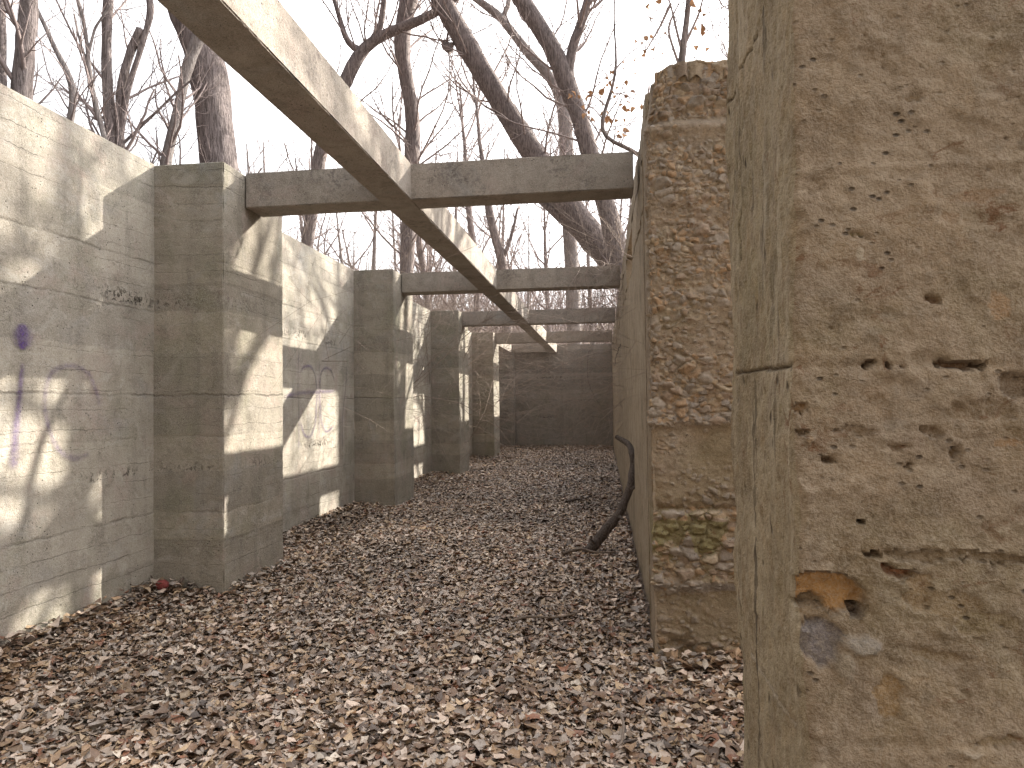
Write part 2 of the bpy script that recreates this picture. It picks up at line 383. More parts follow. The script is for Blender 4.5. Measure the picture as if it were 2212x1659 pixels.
# ------------------------------------------------------------------ concrete walls, pillars, beams
def conc_disp(edge=.006, chip=.012, amp=.004, seed=0, joints=True):
    def f(P, N):
        ne = np.abs(N).sum(1)
        d = amp*fbm(P, 1.3, 3, seed)+.0022*fbm(P, 14, 3, seed+4)-.003
        if joints:      # each pour sits a few millimetres in or out of the next
            zz = P[:, 2]+.03*fbm(P*np.array([1, 1, .3]), 1.2, 2, seed+2); k = np.searchsorted(LIFTS, zz)
            d = d+.004*(_h(k, k*0+seed, k*0)-.5)
        e = np.where(ne > 1, edge+chip*np.clip(fbm(P, 7, 3, seed+7)+.15, 0, 1)**2*2.2+.004*fbm(P, 35, 2, seed+5), 0)
        return P+N*(d-e)[:, None]
    return f
def edge_in(a, e=.012): return np.unique(np.concatenate([a, [a[0]+e, a[-1]-e]]))

def wall_left():
    ys = np.concatenate([[-4.4, -2, 0, 2, 3.2], graded(3.5, 24.25, .0042)])
    zs = edge_in(lin(-.15, ZT+.012, .017)); xs = [-3.98, -3.95, -3.8, WALLX-.012, WALLX]
    o = dbox_obj('concrete_wall', M['wall'], [dbox(xs, ys, zs, conc_disp(seed=1), skip=((2, 0),))], (WALLX, 10, 0))
    return tag(o, 'long board-marked pale concrete wall on the left with purple spray paint', 'wall')
LW = wall_left()
PLAB = ['sunlit concrete pillar on left wall, nearest one with the long crack', 'concrete pillar on left wall, second from the camera',
        'concrete pillar on left wall, third from the camera', 'slim far concrete pillar on left wall, fourth from the camera']
for i, y in enumerate(PY):
    st = .013 if i == 0 else .02*(i+1)*.8
    xs = edge_in(lin(WALLX-.05, PILX, st)); ys = edge_in(lin(y, y+PD, st)); zs = edge_in(lin(-.15, ZT, st))
    o = dbox_obj('concrete_pillar', M['pillar'], [dbox(xs, ys, zs, conc_disp(seed=10+i, edge=.004, chip=.01), skip=((2, 0), (0, 0)))], (PILX-.3, y+.5, 0))
    tag(o, PLAB[i], 'pillar', 'concrete pillars along the left wall')
# corner pier and end wall
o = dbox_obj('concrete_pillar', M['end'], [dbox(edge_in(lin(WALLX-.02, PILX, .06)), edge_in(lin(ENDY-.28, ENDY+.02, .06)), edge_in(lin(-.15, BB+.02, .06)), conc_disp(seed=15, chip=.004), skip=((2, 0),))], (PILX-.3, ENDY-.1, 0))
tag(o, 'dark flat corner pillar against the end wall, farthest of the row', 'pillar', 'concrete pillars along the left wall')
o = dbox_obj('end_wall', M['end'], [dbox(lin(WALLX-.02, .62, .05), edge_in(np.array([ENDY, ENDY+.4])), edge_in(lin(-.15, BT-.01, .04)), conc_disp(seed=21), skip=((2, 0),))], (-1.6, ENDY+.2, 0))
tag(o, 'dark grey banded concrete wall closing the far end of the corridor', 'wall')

o = dbox_obj('end_wall', M['end'], [dbox(lin(WALLX-.02, 7., .3), [-4.4, -4.], lin(-.15, 3.6, .3), conc_disp(seed=23), skip=((2, 0),))], (1., -4.2, 0))  # added out of view to darken surfaces that face the camera
tag(o, 'unseen concrete wall added behind the camera to hold back light', 'wall')
def beam(xs, ys, zs, lab, seed, loc, group=None, name='concrete_beam'):
    o = dbox_obj(name, M['beam'], [dbox(edge_in(xs, .01), edge_in(ys, .01), edge_in(zs, .01), conc_disp(edge=.005, chip=.022, amp=.006, seed=seed, joints=False))], loc)
    return tag(o, lab, 'beam', group)
bl = ['first cross beam, nearest and widest, from left pillar to rubble wall', 'second cross beam with dry vines hanging at its right end',
      'third cross beam with a dark stain right of the long beam', 'fourth cross beam, farthest, just in front of the end wall']
for i, y in enumerate(BY):
    st = .014*(1+i*.6)
    beam(lin(PILX+.004, RX-.004, st), lin(y, y+BDP, st), lin(BB, BT, st), bl[i], 30+i, (-1.4, y+.15, BB), 'concrete cross beams over the corridor')
beam(lin(L1, L2, .016), np.concatenate([[-1.5, 0, .8], graded(1.2, ENDY-.005, .0045)]), lin(BB-.004, BT+.004, .016), 'long concrete beam running down the corridor over the cross beams, one side sunlit', 40, (-1.68, 8, BB))
beam(lin(-3.34, -3.06, .03), lin(PY[3]+PD+.01, ENDY-.28, .05), lin(BB+.03, BT, .03), 'short sunlit beam at the far left between last pillar and end wall', 41, (-3.2, 22, BB))
beam(lin(PILX-.03, L1-.01, .04), lin(ENDY-.22, ENDY-.004, .05), lin(BB+.03, BT+.02, .03), 'dark stub beam lying against the top of the end wall', 42, (-2.4, ENDY-.1, BB))

# ------------------------------------------------------------------ rubble-ended right wall
STONES = np.array([(.36, .25, .14), (.42, .31, .19), (.33, .21, .11), (.25, .23, .22), (.46, .38, .28), (.38, .24, .13), (.29, .22, .17), (.31, .28, .25)])
def zone(z, tab): return np.interp(z, [a for a, b in tab], [b for a, b in tab])
#       height above the leaves -> how much stone shows
RUB = [(0, .9), (.06, .9), (.14, .25), (.3, .12), (.42, .3), (.45, .6), (.52, .95), (.78, .8), (.83, .95), (.88, .35), (1.0, .15), (1.2, .18), (1.36, .15),
       (1.4, .95), (1.55, .9), (1.72, .85), (1.78, .35), (2.0, .4), (2.1, .7), (2.2, .5), (2.45, .75), (2.6, .35), (2.75, .7), (2.95, .75), (3.05, .3), (3.17, .25), (3.2, .8), (3.6, .95)]
def round_corner(V, P, X, Y, r):
    """turn the upright arris at (X, Y) into a round of radius r"""
    r = np.maximum(r, .004); vx = P[:, 0]-X-r; vy = P[:, 1]-Y-r; k = (vx < 0) & (vy < 0); L = np.hypot(vx, vy)+1e-9; f = np.where(k, r/L-1, 0)
    V = V.copy(); V[:, 0] += vx*f; V[:, 1] += vy*f; return V
def rub_disp(P, N):
    ny = N[:, 1] < 0; face = np.abs(N[:, 1]); z = P[:, 2]
    zone_w = np.clip(zone(z+.03*fbm(P, 6, 2, 50), RUB)+.35*fbm(P, 3.2, 3, 51), 0, 1)
    Pw = P+.022*np.stack([fbm(P, 11, 3, 60), fbm(P, 11, 3, 61), fbm(P, 11, 3, 62)], 1)
    wrap = np.where(N[:, 0] < 0, sstep(.26, .0, P[:, 1]-4.2+.1*fbm(P, 5, 3, 48))*sstep(.5, 1.6, z), 0)
    zone_w = np.where(ny, zone_w, np.clip(zone_w*wrap*1.2, 0, 1))
    d = np.zeros(len(P)); col = np.zeros((len(P), 4))
    for sc, amp, sd, thr in (((12, 12, 17), .04, 70, .3), ((22, 22, 28), .028, 75, .13), ((42, 42, 50), .015, 80, .03)):
        b1, b2, idr, off = worley(Pw*np.array(sc), sd); edge = np.clip((b2-b1)*2.6, 0, 1)
        show = sstep(.36, .62, zone_w*.75+idr*.6-.12-thr); tilt = (idr*7 % 1-.5)*off[:, 2]*1.5+(idr*13 % 1-.5)*off[:, 0]*1.1
        hgt = show*(edge**.5)*amp*(.25+.75*(idr*3.7 % 1))+show*edge*tilt*amp*.9
        m = hgt > d; d = np.where(m, hgt, d); ci = .15*np.array([.3, .23, .16])+.95*STONES[(idr*7.99).astype(int)]*(.8+.4*(idr*17.3 % 1))[:, None]
        a = show*sstep(.12, .5, edge); k = m & (a > col[:, 3]*.6); col[k, :3] = ci[k]; col[k, 3] = a[k]
    rough = .02*fbm(P, 4, 4, 52)+.012*fbm(P*np.array([1, 1, 1.5]), 20, 4, 53, .62)*(.4+zone_w)
    ledge = .018*np.exp(-((z-1.375)/.035)**2)+.02*np.exp(-((z-.44)/.03)**2)+.022*np.exp(-((z-3.12)/.04)**2)-.02*np.exp(-((z-.87)/.02)**2)
    ledge = ledge-.045*sstep(3.13, 3.2, z)-.008*sstep(1.42, 1.5, z)*sstep(2.0, 1.7, z)-.05*sstep(.16, .05, z+.05*fbm(P, 8, 2, 58))*np.exp(-((P[:, 0]-.42)/.13)**2)
    d = d+rough+ledge-.02
    # green moss low down, grey along the ledges
    mo = np.clip(1.3*np.exp(-((z-.68)/.2)**2)*sstep(-.1, .35, fbm(P, 5, 4, 55)+.15), 0, 1)*.8; w = mo > col[:, 3]*.7
    col[w, :3] = np.array([.20, .18, .06]); col[w, 3] = np.maximum(col[w, 3], mo[w])
    oc = .5*sstep(1.42, 1.3, z)*sstep(-.35, .3, fbm(P, 2.5, 4, 47)); w = oc > col[:, 3]; col[w, :3] = np.array([.235, .185, .085]); col[w, 3] = oc[w]
    gl = np.clip(np.exp(-((z-1.40)/.03)**2)+np.exp(-((z-.42)/.035)**2), 0, 1)*.75; w = gl > col[:, 3]; col[w, :3] = np.array([.30, .29, .29]); col[w, 3] = gl[w]
    side = wrap > .02
    d = np.where((face > 0) | side, np.where(side & (face == 0), d*wrap, d), .006*fbm(P*np.array([1, 1, .3]), 9, 4, 56)-.006+.02*np.where(N[:, 2] > 0, fbm(P, 5, 3, 57), 0))
    col[(face == 0) & ~side] = 0
    ne = np.abs(N).sum(1); V = P+N*d[:, None]
    V = round_corner(V, P, RX, 4.2, .016+.022*sstep(1.3, 1.9, z)+.02*fbm(P*np.array([0, 0, 1]), 5, 3, 59))
    # the top corner has weathered round
    t = sstep(3.1, 3.5, z)*sstep(.45, .27, P[:, 0]); V[:, 0] += .05*t; ty = np.clip(1-(P[:, 1]-4.2)/.2, 0, 1); V[:, 1] += np.where(N[:, 1] < 0, 0, .06*ty)*sstep(3.3, 3.5, z); V[:, 2] -= .09*ty**2*(N[:, 2] > 0); V[:, 2] += -.05*t+np.where(N[:, 2] > 0, .05*fbm(P, 5, 4, 57)+.03, 0)*(1-t)
    return V, col
def right_disp(seed):
    def f(P, N):
        ne = np.abs(N).sum(1)
        d = .022*fbm(P*np.array([1, 1, .3]), 1.6, 4, seed)+.012*fbm(P*np.array([1, 1, .2]), 7, 4, seed+1, .6)-.016
        e = (ne > 1)*(.012+.03*np.clip(fbm(P, 3.5, 3, seed+3), 0, 1))
        top = np.where((N[:, 2] > 0) & (P[:, 2] > 3.4), .09*fbm(P, 2.4, 5, seed+5, .65)-.03, 0)
        return P+N*(d-e)[:, None]+np.stack([top*0, top*0, top], 1)
    return f
def right_wall():
    parts = []
    xf = np.unique(np.concatenate([lin(RX, .80, .0065), np.geomspace(.82, 6.5, 26)]))
    zf = np.unique(np.concatenate([lin(-.15, 0, .03), lin(0, RTOP, .0065)]))
    parts.append(dbox(edge_in(xf, .003), np.concatenate([lin(4.2, 4.5, .009), [4.53, 4.57, 4.62]]), zf, rub_disp, skip=((2, 0),)))
    xs = [RX+.018, RX+.04, .4, .5]; y0, y1 = 4.6, ENDY+.3
    wins = [(6.95, 8.72), (12.45, 13.25), (16.9, 17.7)]; w0, w1 = 2.88, 3.26
    parts.append(dbox(xs, graded(y0, y1, .007), edge_in(lin(-.15, w0, .03)), right_disp(90), skip=((2, 0),)))
    parts.append(dbox(xs, graded(y0, y1, .007), edge_in(lin(w1, RTOP, .03)), right_disp(90)))
    c = y0
    for a, b in wins+[(y1, None)]:
        parts.append(dbox(xs, edge_in(lin(c, a, .05), .015), lin(w0-.012, w1+.012, .03), right_disp(93))); c = b
    o = dbox_obj('rubble_wall', M['rub'], parts, (RX, 4.4, 0))
    o.data.materials.append(M['right'])
    n = len(parts[0][1]); mi = np.ones(len(o.data.polygons), np.int32); mi[:n] = 0
    o.data.polygons.foreach_set('material_index', mi)
    return tag(o, 'right-hand brown wall whose near broken end shows rubble stones and moss', 'wall')
right_wall()

# ------------------------------------------------------------------ near wall at the right edge, a metre from the lens
NY = 1.03
CAV = [ # u, v, ru, rv, depth, colour, alpha   (front face)
    (1785, 1285, 82, 40, .022, (.46, .25, .085), 1.), (1861, 1325, 13, 18, .03, (.10, .06, .035), 1.), (1745, 1330, 48, 30, .014, (.27, .19, .11), .8),
    (1768, 1389, 58, 44, .010, (.17, .155, .165), 1.), (1864, 1397, 42, 20, -.010, (.30, .28, .25), .9), (1832, 1437, 30, 26, -.006, (.29, .25, .19), .8),
    (1922, 1500, 28, 44, .005, (.33, .21, .09), .8), (1885, 1195, 22, 7, .02, (.16, .07, .035), 1.), (1949, 1232, 27, 9, .016, (.25, .09, .035), 1.),
    (1869, 1131, 6, 6, .02, (.06, .04, .03), 1.), (1797, 998, 12, 5, .014, (.12, .07, .04), 1.), (1770, 950, 16, 9, -.005, (.35, .25, .15), .8), (1752, 935, 14, 5, .008, (.14, .09, .05), .8),
    (1733, 881, 20, 10, .012, (.28, .16, .07), 1.), (1874, 783, 14, 6, .016, (.14, .08, .045), 1.), (1917, 789, 8, 6, .02, (.06, .04, .03), 1.), (1948, 784, 12, 4, .012, (.16, .1, .06), 1.),
    (2087, 788, 44, 8, .022, (.19, .10, .05), 1.), (2113, 893, 70, 20, .004, (.21, .15, .09), .7), (2166, 958, 28, 12, .001, (.36, .22, .11), .8), (2058, 980, 11, 12, .010, (.27, .17, .09), .8),
    (2190, 835, 32, 34, .010, (.16, .11, .07), .8), (2060, 1300, 62, 26, .003, (.27, .19, .1), .6), (2130, 1345, 60, 24, .004, (.26, .2, .1), .6), (1985, 1270, 24, 40, .006, (.3, .2, .1), .7),
    (2018, 1412, 36, 14, .004, (.24, .17, .09), .7), (2160, 1600, 48, 14, .005, (.27, .2, .1), .6), (2090, 1625, 22, 9, -.006, (.38, .33, .26), .7),
    (1866, 553, 14, 20, -.002, (.42, .37, .28), .9), (2014, 651, 15, 9, .012, (.2, .1, .05), 1.), (2153, 663, 18, 22, .001, (.37, .23, .12), .8), (2115, 419, 46, 18, .001, (.34, .22, .13), .7),
    (2060, 470, 22, 14, .001, (.34, .22, .13), .6), (1966, 214, 20, 8, .006, (.3, .2, .1), .6), (1905, 90, 22, 14, -.003, (.34, .28, .2), .6), (1860, 505, 26, 6, .005, (.22, .17, .06), .7),
    (1720, 1500, 12, 50, .004, (.29, .22, .14), .5), (2000, 1195, 80, 9, .008, (.2, .14, .08), .6), (2150, 1210, 70, 10, .010, (.19, .13, .07), .6), (1850, 930, 40, 6, .005, (.2, .14, .09), .6),
    (1815, 690, 30, 10, .003, (.22, .16, .1), .4), (1960, 1010, 16, 5, .007, (.18, .12, .07), .7), (1935, 960, 26, 5, .006, (.19, .13, .08), .7), (2010, 930, 18, 7, .007, (.18, .12, .07), .7)]
CAVW = []
for u, v, ru, rv, dp, c, al in CAV:
    p = at_y(u, v, NY); s = NY/FPX*1.02; CAVW.append((p[0], p[2], ru*s, rv*s, dp, c, al))
def seg_dist(a, b, pts):
    d = np.full(len(a), 9.)
    for (x0, y0), (x1, y1) in zip(pts[:-1], pts[1:]):
        L = (x1-x0)**2+(y1-y0)**2; t = np.clip(((a-x0)*(x1-x0)+(b-y0)*(y1-y0))/L, 0, 1); d = np.minimum(d, np.hypot(a-x0-t*(x1-x0), b-y0-t*(y1-y0)))
    return d
def face_line(uv, X=RX): return [tuple(at_x(u, v, X)[1:]) for u, v in uv]
CRACKS = [face_line([(1640, 60), (1625, 100), (1609, 140), (1608, 280), (1607, 405), (1602, 491), (1606, 560)]), face_line([(1609, 140), (1590, 190), (1566, 235)]), face_line([(1600, 806), (1650, 798), (1700, 795), (1718, 793)])]
SCRATCH = face_line([(1630, 1415), (1660, 1465), (1720, 1564)])
def near_disp(P, N):
    fr = N[:, 1] < 0; lf = N[:, 0] < 0; z = P[:, 2]; x = P[:, 0]
    PF = P.copy(); PF[:, 1] = NY; PL = P.copy(); PL[:, 0] = RX; x0, y0_ = P[:, 0], P[:, 1]
    wf = np.clip(1-(y0_-NY)/.07, 0, 1); wl = np.clip(1-(x0-RX)/.07, 0, 1)
    fr = wf > 0; lf = wl > 0; P0 = P; P = PF
    d = .007*fbm(P, 3, 4, 101)+.005*fbm(P, 13, 4, 102, .6)+.002*fbm(P, 70, 3, 103)
    skin = sstep(-.02, .05, fbm(P*np.array([1, 1, 1.35]), 6.5, 6, 107, .62)); d = d+.0032*skin+.0022*sstep(.1, .16, fbm(P, 11, 6, 108, .64))
    pb1, pb2, pid, po = worley((P+.004*fbm(P, 40, 2, 104)[:, None])*np.array([75, 3, 120]), 105)
    pits = sstep(.34, .12, pb1)*(pid > .88)*sstep(-.1, .25, fbm(P, 4.5, 3, 106)); d = d-.0045*pits
    col = np.zeros((len(P), 4))
    crumb = np.clip(1.1*sstep(.62, .95, x)*sstep(1.35, 1.15, z)+.8*np.exp(-((z-1.545)/.05)**2)*sstep(.5, .9, x)+.5*sstep(.15, .5, fbm(P, 5, 3, 110)), 0, 1)
    b1, b2, idr, off = worley((P+.01*fbm(P, 14, 2, 111)[:, None])*np.array([26, 26, 42]), 112); e = np.clip((b2-b1)*2.2, 0, 1)
    st = crumb*sstep(.45, .8, idr)
    df = d+np.where(fr, st*(e**.6)*.009*(idr*3.3 % 1+.2)-crumb*.006+.006*crumb*fbm(P, 30, 3, 113), 0)
    a = st*sstep(.1, .5, e)*.75; ci = STONES[(idr*7.99).astype(int)]; ff = N[:, 1] < 0; col[:, :3] = np.where(ff[:, None], ci*.85, 0); col[:, 3] = np.where(ff, a, 0)
    # pour joints across the front
    for zj, dp in ((1.545, .004), (1.27, .002), (1.825, -.003), (1.03, .002)):
        df = df-np.where(fr, dp*np.exp(-((z-zj-.008*fbm(P, 9, 3, 120))/.006)**2), 0)
    wx = x+.026*fbm(P, 18, 6, 130, .68); wz = z+.022*fbm(P, 18, 6, 131, .68); rag = fbm(P, 45, 4, 132, .6)
    for cx, cz, rx, rz, dp, c, al in CAVW:
        q = np.sqrt(((wx-cx)/rx)**2+((wz-cz)/rz)**2); k = sstep(1.06, .86, q) if dp > 0 else sstep(1.05, .5, q)
        df = df-np.where(fr, dp*k*(1+.55*rag), 0); w = ff & (k*al > .05)
        col[w, :3] = col[w, :3]*(1-k[w, None])+np.array(c)*k[w, None]; col[w, 3] = np.maximum(col[w, 3], (k*al)[w])
    w = ff & (pits > .3); col[w] = np.where(col[w, 3:4] > .5, col[w], (.13, .085, .05, .8))
    # side face: upright grain, cracks
    P = PL
    dl = .003*sstep(-.02, .06, fbm(P*np.array([1, 1, .45]), 9, 6, 145, .62))+.006*fbm(P*np.array([1, 1, .22]), 34, 4, 140, .65)+.009*fbm(P*np.array([1, 1, .5]), 4, 3, 141)+.003*fbm(P*np.array([1, 1, .5]), 90, 2, 144)
    y = P[:, 1]+.0025*fbm(P, 30, 3, 142)
    for c in CRACKS:
        sd = seg_dist(y, z, c); dl = dl-.007*sstep(.0035, .001, sd)
        w = (N[:, 0] < 0) & (sd < .0028); col[w] = (.07, .045, .03, 1.)
    sd = seg_dist(y, z, SCRATCH); w = (N[:, 0] < 0) & (sd < .003); col[w] = (.42, .38, .32, .8)
    ed = sstep(1.4, 1.515, P[:, 1]); dl = dl-ed*(.03*np.clip(fbm(P*np.array([1, 1, .6]), 7, 4, 143)+.12, 0, 1))
    P = P0; V = P.copy(); V[:, 1] -= df*wf; V[:, 0] -= dl*wl; col[(N[:, 1] >= 0) & (N[:, 0] >= 0)] = 0
    V = round_corner(V, P, RX, NY, .013+.018*fbm(P*np.array([0, 0, 1]), 11, 5, 150, .65))
    return V, col
xs = np.unique(np.concatenate([lin(RX, RX+.03, .002), lin(RX+.03, .98, .0042), np.geomspace(1., 6.5, 20)]))
ys = np.unique(np.concatenate([lin(NY, NY+.03, .002), lin(NY+.03, 1.525, .0042)]))
zs = np.unique(np.concatenate([lin(-.15, .85, .06), lin(.85, 2.25, .0042), lin(2.25, RTOP, .06)]))
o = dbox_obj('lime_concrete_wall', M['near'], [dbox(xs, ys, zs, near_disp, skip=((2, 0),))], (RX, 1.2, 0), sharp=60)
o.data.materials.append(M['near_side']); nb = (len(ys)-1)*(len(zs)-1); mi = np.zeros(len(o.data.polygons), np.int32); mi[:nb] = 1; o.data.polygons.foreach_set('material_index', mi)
tag(o, 'close brown pitted wall end filling the right edge, with an orange hollow', 'wall')

# ------------------------------------------------------------------ purple spray paint on the left wall (parts of that wall)
def spray(strokes, soft=1.):
    V = []; Q = []; C = []; b = 0
    for pts, w, al in strokes:
        P = np.array([at_x(u, v, WALLX+.007) for u, v in pts]); P, rr = resample(P, np.array(w if isinstance(w, (list, tuple)) else [w]*len(pts), float), max(10, len(pts)*5))
        T = np.gradient(P, axis=0); T /= np.linalg.norm(T, axis=1)[:, None]; S = np.stack([0*T[:, 0], -T[:, 2], T[:, 1]], 1)
        off = np.array([-1, -.6, -.25, 0, .25, .6, 1.]); fal = np.array([0, .35, .85, 1, .85, .35, 0])
        n = len(P); W = P[:, None]+S[:, None]*(off[None, :, None]*rr[:, None, None])
        e = np.minimum(1, np.minimum(np.arange(n), np.arange(n)[::-1])/2.); A = fal[None]*e[:, None]*al
        V.append(W.reshape(-1, 3)); C.append(np.concatenate([np.zeros((n*7, 3)), A.reshape(-1, 1)], 1))
        i = (np.arange(n-1)[:, None]*7+np.arange(6)[None]).ravel()+b; Q.append(np.stack([i, i+1, i+8, i+7], 1)); b += n*7
    loc = np.array(LW.location); me = mesh_np('graffiti', np.concatenate(V)-loc, np.concatenate(Q), True, None, np.concatenate(C))
    o = link('graffiti', me, M['spray'], LW); return o
def z4(*p): return [(a*.3646, 518.4+b*.3646) for a, b in p]
o = spray([(z4((132, 490), (134, 530), (137, 575), (139, 620), (141, 655)), [.03, .085, .105, .085, .03], .85), (z4((137, 720), (128, 800), (118, 920), (100, 1080), (88, 1230), (80, 1370)), [.03, .03, .035, .045, .05, .055], .55),
       (z4((600, 990), (580, 930), (560, 860), (530, 795), (470, 752), (390, 742), (310, 775), (275, 850), (264, 960), (278, 1080), (315, 1190), (365, 1265), (440, 1300), (540, 1265)), .03, .34)])
o['label'] = 'faint purple dot, stroke and round letter'
o = spray([(z4((1772, 640), (1766, 760), (1765, 900), (1772, 1080), (1770, 1270)), .02, .4),
       (z4((1775, 790), (1795, 752), (1840, 742), (1866, 790), (1880, 900), (1870, 1090), (1842, 1172), (1802, 1160), (1776, 1060)), .028, .5), (z4((1892, 690), (1890, 900), (1893, 1190)), .02, .42),
       (z4((1985, 850), (1965, 772), (1925, 752), (1898, 790), (1895, 940), (1905, 1090), (1935, 1145), (1978, 1100)), .028, .5), (z4((1680, 930), (1780, 905), (1880, 900), (1990, 895)), .04, .45),
       (z4((2055, 735), (2050, 860), (2028, 1050), (2030, 1270)), .03, .4)])
o['label'] = 'purple looping letters between the first two pillars'

# ------------------------------------------------------------------ leaf litter
def leaves(name, X, Y, size, nl, nw, seed, lift=.035):
    r = np.random.default_rng(seed); n = len(X); t = np.linspace(0, 1, nl+1); s = np.linspace(-1, 1, nw+1)
    prof = np.sin(np.pi*np.clip(t*.98+.01, 0, 1))**.95*(1.1-.4*t); asp = r.uniform(.17, .40, n)
    T, S = np.meshgrid(t, s, indexing='ij'); T = T.ravel(); S = S.ravel(); PR = np.repeat(prof, nw+1)
    lx = (T[None]-.5)*size[:, None]; ly = S[None]*PR[None]*(asp*size)[:, None]
    ly = ly*(1+.22*np.sin(T[None]*r.uniform(8, 16, n)[:, None]+r.uniform(0, 6, n)[:, None]))
    curl = r.normal(0, .75, n)/size; cur2 = r.normal(.2, .5, n)/size
    lz = curl[:, None]*(lx**2)+cur2[:, None]*np.abs(ly)**1.5*size[:, None]**.5*2.2+.06*size[:, None]*np.sin(7*T[None]+r.uniform(0, 6, n)[:, None])*S[None]
    lz = np.clip(lz, -.3*size[:, None], .3*size[:, None])
    yaw = r.uniform(0, 2*np.pi, n); tx = r.normal(0, .15, n); ty = r.normal(0, .15, n)
    flip = np.where(r.random(n) < .5, -1., 1.); lz = lz*flip[:, None]
    lz = lz+lx*tx[:, None]+ly*ty[:, None]
    c, q = np.cos(yaw)[:, None], np.sin(yaw)[:, None]; wx = X[:, None]+lx*c-ly*q; wy = Y[:, None]+lx*q+ly*c
    z0 = ground_h(X, Y)+r.random(n)**1.3*lift+.006; V = np.stack([wx, wy, z0[:, None]+lz], 2)
    zmin = V[:, :, 2].min(1)-(z0-.02); V[:, :, 2] -= np.minimum(zmin, 0)[:, None]*.6
    pal = np.array([(.45, .375, .34), (.36, .31, .285), (.38, .29, .20), (.27, .185, .12), (.155, .095, .06), (.085, .058, .045), (.21, .095, .055), (.30, .27, .265), (.5, .455, .42), (.19, .13, .10)])
    pi = r.choice(len(pal), n, p=[.12, .15, .09, .16, .18, .11, .04, .08, .05, .02]); big_ = r.random(n) < .012; size = np.where(big_, size*1.7, size); pv = fbm(np.stack([X, Y, 0*X], 1), .9, 3, 17)[:, None]; cc = pal[pi]*r.uniform(.66, 1.3, n)[:, None]*(1+.55*pv); cc = 1.16*(.9*cc+.1*cc.mean(1)[:, None])*np.array([1.06, 1., .88])
    C = np.concatenate([np.repeat(cc, V.shape[1], 0), np.ones((n*V.shape[1], 1))], 1)
    i = (np.arange(nl)[:, None]*(nw+1)+np.arange(nw)[None]).ravel(); q4 = np.stack([i, i+nw+1, i+nw+2, i+1], 1)
    Q = (q4[None]+(np.arange(n)*V.shape[1])[:, None, None]).reshape(-1, 4)
    return V.reshape(-1, 3), Q, C
def scatter(x0, x1, y0, y1, dens, seed):
    r = np.random.default_rng(seed); n = int((x1-x0)*(y1-y0)*dens); return r.uniform(x0, x1, n), r.uniform(y0, y1, n)
LV = []
for (y0, y1, dens, nl, nw, smin, smax, sd) in ((1.6, 6.5, 4300, 4, 2, .02, .09, 1), (6.5, 12, 2500, 3, 2, .028, .09, 2), (12, 24, 1200, 2, 2, .04, .105, 3)):
    X, Y = scatter(WALLX, .9 if y0 < 4 else RX, y0, y1, dens, sd)
    inp = np.zeros(len(X), bool)
    for y in PY: inp |= (X < PILX+.02) & (Y > y-.01) & (Y < y+PD+.01)
    inp |= (X > RX-.01) & ((Y > 4.17) | (Y < 1.55)); inp |= Y > ENDY-.03
    X, Y = X[~inp], Y[~inp]; r = np.random.default_rng(sd+20); LV.append(leaves('l', X, Y, smin+(smax-smin)*r.random(len(X))**1.7, nl, nw, sd+40))
# drifts against the left wall, the pillars and the foot of the right wall
def drift(x0, x1, y0, y1, n, sd):
    r = np.random.default_rng(sd); LV.append(leaves('d', r.uniform(x0, x1, n), r.uniform(y0, y1, n), r.uniform(.04, .1, n), 4, 2, sd+7, lift=.09))
drift(WALLX+.02, WALLX+.14, 3, 5.2, 260, 61); drift(WALLX+.02, PILX, 5.0, 5.22, 120, 62); drift(PILX+.02, PILX+.12, 5.2, 6.3, 110, 63); drift(RX-.13, RX-.02, 4.3, 9, 420, 64); drift(.27, .9, 4.0, 4.17, 150, 65)
nv = 0; VV = []; QQ = []; CC = []
for v, q, c in LV: VV.append(v); QQ.append(q+nv); CC.append(c); nv += len(v)
lt = link('leaf_litter', mesh_np('leaf_litter', np.concatenate(VV), np.concatenate(QQ), True, None, np.concatenate(CC)), M['leaf'])
tag(lt, 'thick carpet of curled brown and grey dead leaves on the corridor floor', 'leaf litter', kind='stuff')

# ------------------------------------------------------------------ sticks and odd bits on the floor
def px_tube(mb, pts, Y, k=8, n=30, wob=.12, ys=None, sm=3):
    P = []; W = []
    for i, (u, v, w) in enumerate(pts):
        yy = Y if ys is None else ys[i]; P.append(at_y(u, v, yy)); W.append(w*.43*yy*1.03/FPX)
    P, W = resample(P, W, n, sm); mb.tube(P, W, k, wob); return P, W
mb = MB(); px_tube(mb, [(1331, 943, 10), (1345, 951, 13), (1360, 962, 15), (1367, 985, 16), (1370, 1005, 19), (1366, 1030, 20), (1359, 1056, 22), (1349, 1084, 20), (1337, 1112, 23), (1308, 1147, 23), (1284, 1176, 24), (1258, 1205, 26)], 0, 12, 60, .34,
                 [7.55, 7.5, 7.4, 7.3, 7.3, 7.25, 7.2, 7.15, 7.1, 7.05, 7., 6.95], 1)
mb.tube(*resample([at_y(1358, 1060, 7.2), at_y(1374, 1050, 7.15)], [.026, .012], 5), 6); mb.tube(*resample([at_y(1335, 1115, 7.1), at_y(1346, 1122, 7.0)], [.03, .012], 5), 6); mb.tube(*resample([at_y(1366, 1000, 7.3), at_y(1378, 990, 7.2), at_y(1384, 975, 7.2)], [.022, .01, .006], 6), 6); mb.tube(*resample([at_y(1290, 1178, 7.), at_y(1275, 1165, 6.9)], [.02, .008], 5), 6)
tag(mb.obj('fallen_branch', M['dead'], None, at_y(1262, 1202, 6.95)), 'crooked dark dead branch leaning on the right wall, foot in the leaves', 'branch')
